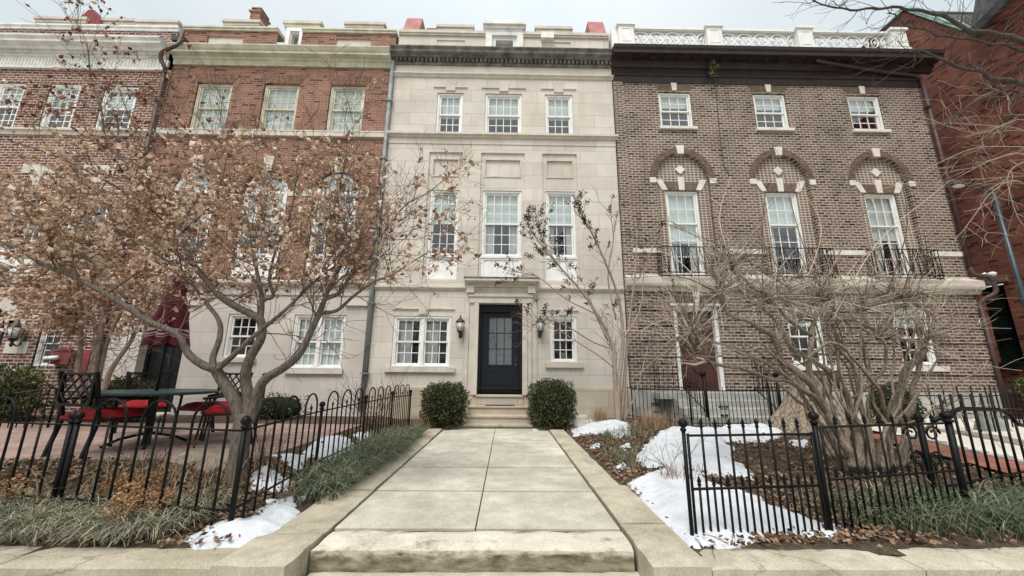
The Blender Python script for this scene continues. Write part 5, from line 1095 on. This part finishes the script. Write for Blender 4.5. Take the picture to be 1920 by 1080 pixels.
# ================================================================== trees
def grow(mb, p, d, L_, r, lev, out_, par):
    # one twig with children; out_ collects (tip position, direction)
    n = 4; pts = [Vector(p)]; q_ = Vector(p); dd = Vector(d)
    for i in range(n):
        dd = (dd+rv()*par['wob']+Vector((0,0,par['up']))).normalized(); q_ = q_+dd*L_/n; pts.append(q_.copy())
    mb.tube(pts, lerpr(r, max(par['rmin'], r*.45), n+1), 4 if r > .006 else 3, True, False)
    if lev <= 0: out_.append((pts[-1], dd)); out_.append((pts[2], dd)); return
    for k in range(par['kids']):
        i = rnd.choice([1, 2, 3, 4]) if k else 4; b_ = pts[i]; nd = (dd+rv()*par['spread']).normalized()
        grow(mb, b_, nd, L_*rnd.uniform(.55, .85), max(par['rmin'], r*.6), lev-1, out_, par)
def limb(mb, pts, r0, r1, k=5, n=8, knob=0):
    c = catmull(pts, k); m_ = len(c)
    if knob: c = [p+Vector((noise.noise(p*4.1), noise.noise(p*4.1+Vector((9,0,0))), noise.noise(p*4.1+Vector((0,9,0)))))*.055*min(1, i/6) for i, p in enumerate(c)]
    rs = [(r0+(r1-r0)*(i/(m_-1))**.8)*(1+knob*noise.noise(c[i]*6)) for i in range(m_)]
    mb.tube(c, rs, n, True); return c, rs
def PP(l): return [P(x, y, Y) for x, y, Y in l]
# --- brown-leaved tree in the left garden
TL = thing('brown_leaved_tree', 'spreading grey-barked tree with withered tan leaves, its trunk rising behind the corner fence post', 'tree', tuple(P(448, 905, 4.4)))
tr = MB(); limbs = []
def add(l, r0, r1, n=8): c, rs = limb(tr, PP(l), r0*.82, r1*.85, 5, n); limbs.append((c, rs)); return c
add([(440,925,4.42),(446,870,4.42),(452,815,4.4),(458,775,4.4)], .125, .10, 12)
add([(456,800,4.4),(440,752,4.38),(415,710,4.35),(403,690,4.3)], .085, .062, 10)
add([(405,692,4.3),(380,684,4.25),(353,663,4.2),(333,627,4.15),(280,603,4.1),(213,560,4.0),(147,523,3.95),(83,497,3.9),(33,467,3.85),(-30,440,3.8)], .058, .014)
add([(404,692,4.3),(399,672,4.3),(412,633,4.35),(410,600,4.4),(380,560,4.5),(350,520,4.6),(300,480,4.7),(220,440,4.8),(120,400,4.9)], .045, .012)
add([(406,694,4.3),(439,665,4.25),(466,639,4.2),(498,612,4.15),(534,582,4.1),(558,559,4.1),(599,520,4.0),(640,490,3.95),(700,440,3.9)], .042, .010)
add([(460,790,4.4),(466,750,4.45),(460,707,4.45),(469,671,4.45),(490,632,4.45),(488,600,4.45),(469,588,4.45),(439,573,4.45),(410,553,4.5),(380,517,4.5),(360,490,4.5),(340,437,4.5),(315,405,4.5),(289,393,4.5),(259,355,4.5),(237,307,4.5),(200,267,4.5),(190,207,4.5),(172,150,4.5),(163,80,4.5)], .080, .008, 10)
add([(488,605,4.45),(491,559,4.5),(480,500,4.6),(470,440,4.7),(455,380,4.8),(440,320,4.9),(430,270,4.95)], .040, .008)
add([(492,562,4.5),(512,555,4.5),(505,520,4.4),(520,460,4.3),(545,400,4.2),(555,330,4.2),(560,290,4.2)], .028, .007)
add([(474,790,4.4),(484,735,4.35),(499,710,4.3),(528,692,4.25),(555,671,4.2),(571,647,4.2),(587,612,4.2),(599,588,4.2),(608,564,4.2),(617,538,4.2),(633,505,4.2),(636,460,4.2),(628,400,4.25),(640,340,4.3),(650,270,4.3)], .072, .008, 10)
add([(600,587,4.2),(632,582,4.1),(662,556,4.05),(700,529,4.0),(736,515,4.0),(790,480,4.0)], .030, .006)
add([(610,560,4.2),(638,548,4.3),(656,520,4.3),(694,484,4.3),(702,455,4.3),(722,432,4.3),(760,385,4.3),(805,360,4.3)], .034, .006)
add([(330,430,4.5),(300,340,4.6),(270,270,4.7),(235,200,4.7),(215,140,4.7)], .018, .006)
add([(289,393,4.5),(200,340,4.4),(120,300,4.3),(40,270,4.2),(-20,255,4.2)], .022, .006)
add([(237,560,4.05),(150,470,4.1),(70,420,4.1),(10,390,4.1)], .020, .006)
add([(455,380,4.8),(400,330,4.8),(350,290,4.8),(310,230,4.8)], .014, .005)
add([(340,437,4.5),(400,380,4.4),(420,320,4.4),(425,290,4.4)], .018, .005)
tr.build('trunk', 'bark_grey', TL)
tw = MB(); tips = []; par = dict(wob=.28, up=.06, rmin=.0022, spread=.95, kids=4)
def inside(px_, py_):      # loose outline of the crown as seen in the photo: left part high, right part lower
    lim = 260 if px_ > 230 else 60
    return True
for c, rs in limbs[2:]:
    for i in range(4, len(c)):
        fr = i/len(c)
        if rnd.random() > .34+.42*fr or (c[i].z < 2.0 and rnd.random() < .75): continue
        tdir = (c[min(i+1, len(c)-1)]-c[i-1]).normalized(); d = (tdir*.6+rv()).normalized()
        grow(tw, c[i], d, rnd.uniform(.42, .78)*(1.05-.3*fr), min(.009, rs[i]*.5), 2, tips, par)
    grow(tw, c[-1], (c[-1]-c[-2]).normalized(), .4, .005, 2, tips, par)
tw.build('twigs', 'twig_brown', TL)
lf = MB(); rs_ = MB(); NL = 0
def proj(p):
    v = p-EYE; w_ = v.dot(fw); return 960+FPX*v.dot(rt)/w_, 540-FPX*v.dot(up)/w_
for p, d in tips:
    g_ = noise.noise(p*1.3)*.6+noise.noise(p*3.1+Vector((5, 0, 0)))*.7
    if p.z < 2.15 and rnd.random() < (.97 if p.x > -4.2 else .6): continue
    n_ = rnd.choice([1, 2, 3, 4]) if g_ > -.12 else rnd.choice([0, 0, 1, 2])
    if p.x > -3.3 or (p.z > 3.7 and p.x > -4.3): n_ = max(0, n_-rnd.choice([0, 1, 2]))
    if p.x > -2.0: n_ = max(0, n_-rnd.choice([0, 1, 2]))
    elif p.z < 3.7: n_ += rnd.choice([0, 1, 1, 2])
    if p.z > 4.0: n_ = max(0, n_-2)
    for k in range(n_):
        tgt = rs_ if (p.z > 3.9 and p.x < -3 and rnd.random() < .8) else lf
        o_ = p+rv()*.035*rnd.random()-d*rnd.random()*.07
        leafq(tgt, o_, rnd.choice([.028, .04, .05, .06, .075]), (rv()+Vector((0,0,-.5))).normalized(), 1.1)
print('left tree tips', len(tips), 'leaf faces', len(lf.f)+len(rs_.f))
lf.build('foliage', 'leaf_brown', TL); rs_.build('rusty_foliage', 'leaf_rust', TL)
# --- second small tree behind, at the left
T2 = thing('small_brown_tree', 'thin multi-stemmed tree with tan leaves between the long hedge and the patio', 'tree', (-6.6, 7.4, .15))
tr = MB(); l2 = []
for pts in ([(150,735,7.3),(146,690,7.3),(152,640,7.3),(145,560,7.2),(120,470,7.1),(90,390,7)], [(170,735,7.4),(178,680,7.4),(190,620,7.4),(195,540,7.4),(200,440,7.4),(180,350,7.3)],
            [(180,735,7.5),(188,690,7.5),(205,630,7.5),(235,570,7.5),(270,500,7.5),(290,420,7.5)], [(192,735,7.4),(210,690,7.4),(245,640,7.4),(262,600,7.4),(300,540,7.3),(340,470,7.3)], [(160,735,7.4),(180,640,7.4),(165,580,7.3),(110,540,7.2),(50,500,7.1),(10,460,7)]):
    c, rs = limb(tr, PP(pts), .055, .012, 5, 7); l2.append((c, rs))
tr.build('trunk', 'bark_smooth', T2); tw = MB(); tips = []
for c, rs in l2:
    for i in range(7, len(c)):
        if rnd.random() < .5: grow(tw, c[i], (rv()+Vector((0,0,.3))).normalized(), rnd.uniform(.5, .8), .008, 2, tips, dict(par, rmin=.0035))
tw.build('twigs', 'twig_brown', T2); lf = MB()
for p, d in tips:
    if p.z < 1.9: continue
    for k in range(rnd.choice([2, 3, 4])): leafq(lf, p+rv()*.12*rnd.random(), rnd.uniform(.06, .11), (rv()+Vector((0,0,-.5))).normalized(), 1.1)
lf.build('foliage', 'leaf_brown', T2)
# --- slender seed-pod tree by the brown house corner
T3 = thing('slender_seedpod_tree', 'slender bare tree with dark seed clusters, right of the navy door', 'tree', (2.45, 9.0, .08))
tr = MB(); l3 = []
Yt = 8.9
for pts, r in (([(1160,795,Yt),(1155,740,Yt),(1152,690,Yt),(1150,650,Yt),(1120,590,Yt),(1085,540,Yt-.1),(1040,490,Yt-.2),(1000,440,Yt-.3)], .065), ([(1160,790,Yt),(1160,720,Yt),(1168,640,Yt),(1160,560,Yt),(1130,480,Yt-.2),(1100,420,Yt-.3),(1080,400,Yt-.3)], .055),
             ([(1164,795,Yt+.1),(1172,700,Yt+.1),(1180,600,Yt+.1),(1190,520,Yt+.1),(1195,430,Yt+.1)], .05), ([(1150,655,Yt),(1110,640,Yt),(1060,610,Yt-.2),(1025,600,Yt-.3),(1000,610,Yt-.3)], .018), ([(1152,690,Yt),(1120,665,Yt-.2),(1080,640,Yt-.3),(1050,620,Yt-.4)], .014),
             ([(1166,640,Yt),(1200,580,Yt+.2),(1210,500,Yt+.3),(1240,430,Yt+.3)], .02), ([(1155,600,Yt),(1140,520,Yt+.1),(1150,450,Yt+.1),(1145,400,Yt+.1)], .02), ([(1120,590,Yt),(1060,560,Yt-.2),(1010,520,Yt-.3),(970,510,Yt-.3)], .014), ([(1140,640,Yt),(1100,560,Yt-.3),(1050,500,Yt-.5),(1020,455,Yt-.5),(1010,420,Yt-.5)], .016), ([(1170,790,Yt),(1195,730,Yt),(1205,690,Yt),(1225,620,Yt),(1260,560,Yt)], .014)):
    c, rs = limb(tr, PP(pts), r*1.15, .010, 5, 7); l3.append((c, rs))
tr.build('trunk', 'bark_smooth', T3); tw = MB(); tips = []; p3 = dict(wob=.2, up=.06, rmin=.004, spread=.6, kids=2)
for c, rs in l3:
    for i in range(10, len(c)):
        if rnd.random() < .9: grow(tw, c[i], ((c[i]-c[i-1]).normalized()+rv()*.7).normalized(), rnd.uniform(.18, .42), .008, 2, tips, p3)
    grow(tw, c[-1], (c[-1]-c[-2]).normalized(), .3, .005, 1, tips, p3)
tw.build('twigs', 'twig_brown', T3); q = MB()
for p, d in tips:
    px_, py_ = proj(p)
    if py_ > 590 or rnd.random() < .45 or (px_ > 1120 and rnd.random() < .75): continue
    for k in range(rnd.choice([5, 9, 14])): leafq(q, p+rv()*.08*rnd.random(), rnd.uniform(.03, .05), rv(), 1.2)
q.build('seed_cluster', 'seed', T3)
# --- bare twiggy shrubs
def twigshrub(name, base, n, hgt_, spread, label, mat='twig_brown', r=.006, lev=1):
    q = MB(); o_ = []
    for i in range(n):
        a = rnd.uniform(0, 2*pi); d = Vector((cos(a)*spread, sin(a)*spread*.7, 1)).normalized(); grow(q, Vector(base)+Vector((rnd.gauss(0, .08), rnd.gauss(0, .06), 0)), d, hgt_*rnd.uniform(.6, 1), r, lev, o_, dict(wob=.2, up=.02, rmin=.0025, spread=.55, kids=3))
    q.build(name, mat, label=label, cat='shrub', origin=base); return o_
twigshrub('bare_shrub', (-2.75, 8.3, .1), 26, .95, .9, 'bare twiggy shrub behind the far end of the arched fence', r=.008)
twigshrub('bare_shrub', (-3.7, 4.3, .1), 16, .34, .5, 'low dry twiggy plant behind the arched fence panel near the tree', r=.003)
twigshrub('bare_shrub', (-2.9, 5.0, .1), 10, .3, .5, 'tiny bare plant right of the boulder by the trunk', r=.003)
twigshrub('bare_shrub', (1.9, 4.55, .08), 7, .45, .6, 'a few bare stems in the snow by the walkway kerb', r=.003)
# --- the big pruned shrub on the right
TB = thing('pruned_shrub', 'large gnarled multi-stemmed shrub with knobbly limbs bristling with pale twigs, behind the spear fence', 'shrub', (4.75, 5.3, .08))
tr = MB(); lb = []; Yb = 5.2
def addb(l, r0, r1, n=8):
    c, rs = limb(tr, PP(l), r0*.72, r1*.85, 6, n, .35); lb.append((c, rs)); return c
addb([(1600,875,5.0),(1589,850,5.0),(1565,800,5.0),(1540,755,4.95),(1495,722,4.9),(1468,712,4.85),(1406,698,4.75),(1329,678,4.6)], .085, .022)
addb([(1560,790,5.0),(1520,720,4.9),(1468,680,4.85),(1458,655,4.85),(1440,630,4.8),(1421,615,4.75),(1385,596,4.7),(1365,578,4.7),(1350,552,4.7)], .07, .035)
addb([(1495,722,4.9),(1440,682,4.7),(1380,658,4.6),(1338,643,4.5),(1302,625,4.45)], .035, .016)
addb([(1545,765,5.1),(1530,732,5.1),(1518,688,5.1),(1521,629,5.1),(1530,595,5.1),(1545,560,5.1)], .055, .035)
addb([(1615,880,5.1),(1606,821,5.15),(1589,747,5.2),(1559,706,5.2),(1530,682,5.25),(1490,660,5.3),(1460,620,5.3),(1430,570,5.3)], .075, .022)
addb([(1650,885,5.3),(1664,806,5.3),(1678,762,5.3),(1690,718,5.3),(1707,694,5.3),(1731,655,5.3)], .085, .045)
addb([(1690,885,5.35),(1701,777,5.35),(1713,730,5.35),(1725,682,5.35),(1735,640,5.4),(1750,600,5.4)], .06, .02)
addb([(1640,880,5.2),(1622,777,5.25),(1612,732,5.3),(1598,697,5.3),(1580,658,5.3),(1560,610,5.3)], .05, .022)
addb([(1680,880,5.2),(1700,805,5.1),(1735,778,5.0),(1766,766,4.95)], .03, .015)
addb([(1600,747,5.2),(1650,700,5.1),(1660,660,5.0),(1650,620,5.0)], .03, .018)
addb([(1510,680,5.0),(1560,640,5.0),(1620,690,5.0),(1660,760,5.1),(1665,800,5.2)][::-1], .035, .025)
addb([(1521,629,5.1),(1480,600,5.0),(1440,560,4.9),(1400,530,4.8),(1370,500,4.8)], .035, .018)
addb([(1545,600,5.1),(1600,600,5.1),(1660,620,5.0),(1690,560,5.0)], .03, .016)
addb([(1495,700,4.9),(1440,660,4.6),(1400,655,4.5),(1350,668,4.4),(1310,665,4.3)], .02, .010)

for k in range(16):        # the many thinner stems fanning up between the main ones
    x0 = rnd.uniform(1580, 1710); x3 = x0+rnd.gauss(-60 if x0 < 1640 else 60, 70); y3 = rnd.uniform(560, 690); Y = 5.2+rnd.uniform(-.25, .3)
    addb([(x0, 885, Y), (x0+(x3-x0)*.2+rnd.gauss(0, 6), 810, Y), (x0+(x3-x0)*.55+rnd.gauss(0, 10), 740, Y+rnd.gauss(0, .1)), (x3, y3, Y+rnd.gauss(0, .15))], rnd.uniform(.028, .048), .012, 7)
for k in range(5):
    x0 = rnd.uniform(1555, 1600); x3 = rnd.uniform(1300, 1480); y3 = 600+(1480-x3)*.35+rnd.gauss(0, 30); Y = 5.0
    addb([(x0, 860, Y), (x0-40, 780, Y), ((x0+x3)/2, (760+y3)/2, Y-.15), (x3, y3, Y-.3)], rnd.uniform(.022, .036), .010, 7)
tr.build('trunk', 'bark_tan', TB)
tw = MB(); tb = []; knobs = [(1300,626,4.45,60),(1329,678,4.6,14),(1350,552,4.7,70),(1400,560,4.8,40),(1441,565,4.9,46),(1545,560,5.1,56),(1530,600,5.1,30),(1490,520,5.0,26),(1370,500,4.8,46),(1651,640,5.0,46),(1690,560,5.0,60),(1735,650,5.3,56),(1750,600,5.4,30),(1620,580,5.1,34),(1580,660,5.3,20),(1766,766,4.95,14),(1430,570,5.3,44),(1560,610,5.3,40),(1310,665,4.3,10),(1460,655,4.85,20)]
for px_, py_, Y, n in knobs:
    b_ = P(px_, py_, Y); out_d = (b_-Vector((4.7, 5.3, .9))).normalized()
    stubs = []
    for i in range(max(3, n//9)):
        d = (rv()+out_d*.5+Vector((0, 0, .25))).normalized(); l_ = rnd.uniform(.10, .34); o = b_+rv()*.04; m1 = o+d*l_*.5+rv()*.02; e = m1+(d+rv()*.35).normalized()*l_*.5
        tw.tube([o, m1, e], [rnd.uniform(.012, .02), .012, .008], 6, True); stubs.append((o, m1, e, d))
    for i in range(int(n*1.9)):
        o, m1, e, sd_ = rnd.choice(stubs); u = rnd.random(); b0 = o.lerp(m1, u*2) if u < .5 else m1.lerp(e, u*2-1)
        d = (rv()+sd_*.75+Vector((0, 0, .15))).normalized(); L_ = rnd.triangular(.10, 1.0, .28); pts = [b0]; q_ = b0; bend = rv()*.22
        for k in range(5): d = (d+rv()*.13+bend*.5).normalized(); q_ = q_+d*L_/5; pts.append(q_)
        r_ = rnd.uniform(.0030, .0068); tw.tube(pts, lerpr(r_, .0020, 6), 3, True, False)
        for j in range(rnd.choice([0, 0, 1, 1, 2])):
            s0 = pts[rnd.choice([1, 2, 3, 4])]; d2 = (d+rv()*.9).normalized(); tw.tube([s0, s0+d2*L_*.2, s0+(d2+rv()*.2)*L_*.4], [r_*.7, .0024, .0016], 3, True, False)
# the few very long arching shoots
for a, b_, c_ in (((1545,560,5.1),(1500,440,5.3),(1460,290,5.5)),((1490,560,5),(1400,400,5),(1330,330,5)),((1530,560,5.1),(1620,400,5.2),(1730,300,5.2)),((1560,600,5.1),(1650,450,5.1),(1780,340,5.1)),((1430,560,5),(1430,420,5),(1440,330,5)),((1370,500,4.8),(1300,440,4.7),(1205,390,4.6)),((1350,552,4.7),(1280,520,4.6),(1180,520,4.5)),((1300,626,4.45),(1250,600,4.4),(1200,620,4.4)),((1300,626,4.45),(1270,570,4.4),(1190,560,4.4)),((1690,560,5),(1720,480,5),(1790,440,5)),((1600,600,5),(1560,440,5.1),(1590,330,5.2)),((1690,600,5),(1760,560,5),(1830,545,5)),((1480,540,5),(1370,470,4.9),(1250,420,4.9)),((1400,560,4.8),(1350,420,4.9),(1370,330,5)),((1500,560,5),(1540,430,5),(1500,350,5)),((1660,560,5),(1700,430,5.1),(1690,330,5.1)),((1340,560,4.7),(1260,480,4.6),(1190,470,4.6)),((1560,560,5),(1620,480,5),(1720,430,5))):
    limb(tw, PP([a, b_, c_]), .010, .003, 8, 4)
    c = catmull(PP([a, b_, c_]), 6)
    for i in range(3, len(c)):
        if rnd.random() < .8: o = c[i]; d = ((c[i]-c[i-1]).normalized()+rv()*.7).normalized(); L_ = rnd.uniform(.15, .4); tw.tube([o, o+d*L_*.5, o+(d+rv()*.25)*L_], [.0035, .0025, .0015], 3, True, False)
tw.build('twigs', 'twig_tan', TB)
# stump behind
TS = thing('old_stump', 'thick flaring old stump with mossy fibrous bark behind the pruned shrub', 'stump', (5.85, 7.7, .1))
q = MB(); vs = []; nn = 72; prof = [(.86-.56*sm(k/16)**.55, .0+1.15*k/16) for k in range(17)]
for i, (r_, z) in enumerate(prof):
    for k in range(nn):
        a = 2*pi*k/nn; rr = r_*(1+.15*sin(a*5+.6)*(1-i/17)+.16*noise.noise(Vector((cos(a)*2.2, sin(a)*2.2, z*.9)))+.13*noise.noise(Vector((cos(a+z*.4)*7, sin(a+z*.4)*7, z*1.2)))+.06*noise.noise(Vector((cos(a)*16, sin(a)*16, z*2.5)))); vs.append((5.95-.0+z*.12+rr*cos(a), 7.8+rr*.8*sin(a), .08+z))
q.add(vs, [(i*nn+k, i*nn+(k+1)%nn, (i+1)*nn+(k+1)%nn, (i+1)*nn+k) for i in range(len(prof)-1) for k in range(nn)]+[tuple((len(prof)-1)*nn+k for k in range(nn))], True); q.build('trunk', 'bark_stump', TS)
q = MB()
for a, L_ in ((-2.6, .55), (-1.9, .5), (-1.2, .45), (2.8, .6)): q.tube(catmull([(5.95+.4*cos(a), 7.8+.35*sin(a), .35), (5.95+.8*cos(a), 7.8+.7*sin(a), .16), (5.95+(.8+L_)*cos(a), 7.8+(.8+L_)*sin(a), .06)]), [.14]*4+[.1]*3+[.05]*2, 7)
q.build('root', 'bark_stump', TS)
# --- overhanging bare tree at the right
TR = thing('overhanging_tree', 'bare dark-limbed tree reaching in over the right edge of the photo', 'tree', (8.2, 4.3, 0))
tr = MB(); lr = []
limb(tr, [(8.2,4.3,-.3),(8.15,4.3,2),(8.0,4.3,4),(8.1,4.5,6.5)], .22, .12, 6, 12)
for pts, r in (([Vector((8.05,4.3,4.4)), P(2010,175,4.4), P(1920,158,4.4), P(1850,140,4.4), P(1790,118,4.4), P(1730,98,4.4), P(1700,92,4.4)], .05),
             ([Vector((8.05,4.3,4.5)), P(2000,100,4.2), P(1920,78,4.2), P(1850,62,4.2), P(1800,50,4.2), P(1750,25,4.2), P(1700,15,4.2), P(1620,14,4.2), P(1560,12,4.2), P(1520,6,4.2)], .045),
             ([Vector((8.05,4.3,4.0)), P(2000,130,4.6), P(1920,95,4.6), P(1850,80,4.6), P(1800,72,4.6), P(1740,60,4.6), P(1690,40,4.6), P(1660,30,4.6)], .03),
             ([Vector((8.05,4.3,3.6)), P(2000,190,4.8), P(1900,170,4.8), P(1840,185,4.8), P(1800,210,4.8), P(1760,240,4.8)], .02)):
    c, rs = limb(tr, pts, r, .008, 6, 8, .12); lr.append(c)
tr.build('trunk', 'bark_dark', TR); tw = MB(); tips = []
for c in lr:
    for i in range(8, len(c)):
        if rnd.random() < .75: grow(tw, c[i], ((c[i]-c[i-1]).normalized()*.5+rv()).normalized(), rnd.uniform(.18, .42), .006, 2, tips, dict(wob=.25, up=.05, rmin=.0022, spread=.75, kids=2))
tw.build('twigs', 'twig_dark', TR)
tw = MB(); tips = []
for pts in ([(2000,260,5),(1920,225,5),(1880,235,5),(1830,250,5),(1735,222,5)], [(2000,300,5),(1920,245,5.1),(1850,235,5.1),(1770,230,5.1)], [(1990,350,5.2),(1920,290,5.2),(1860,300,5.2),(1800,330,5.2)], [(1990,200,5),(1900,215,5),(1890,180,5),(1860,165,5)], [(1990,400,5.2),(1910,340,5.2),(1860,360,5.2),(1830,400,5.2),(1800,440,5.2)], [(1990,330,5),(1920,330,5),(1840,335,5),(1700,345,5)], [(1990,300,5),(1930,300,5),(1890,330,5),(1905,400,5),(1925,430,5)], [(1990,280,5),(1900,275,5),(1820,280,5),(1720,325,5)]):
    c, rs = limb(tw, PP(pts), .010, .003, 8, 5)
    for i in range(6, len(c)):
        if rnd.random() < .6: grow(tw, c[i], ((c[i]-c[i-1]).normalized()*.9+rv()*.7).normalized(), rnd.uniform(.2, .5), .004, 1, tips, dict(wob=.25, up=-.03, rmin=.002, spread=.6, kids=2))
TP = tw.build('pale_shoots', 'twig_pale', TR)
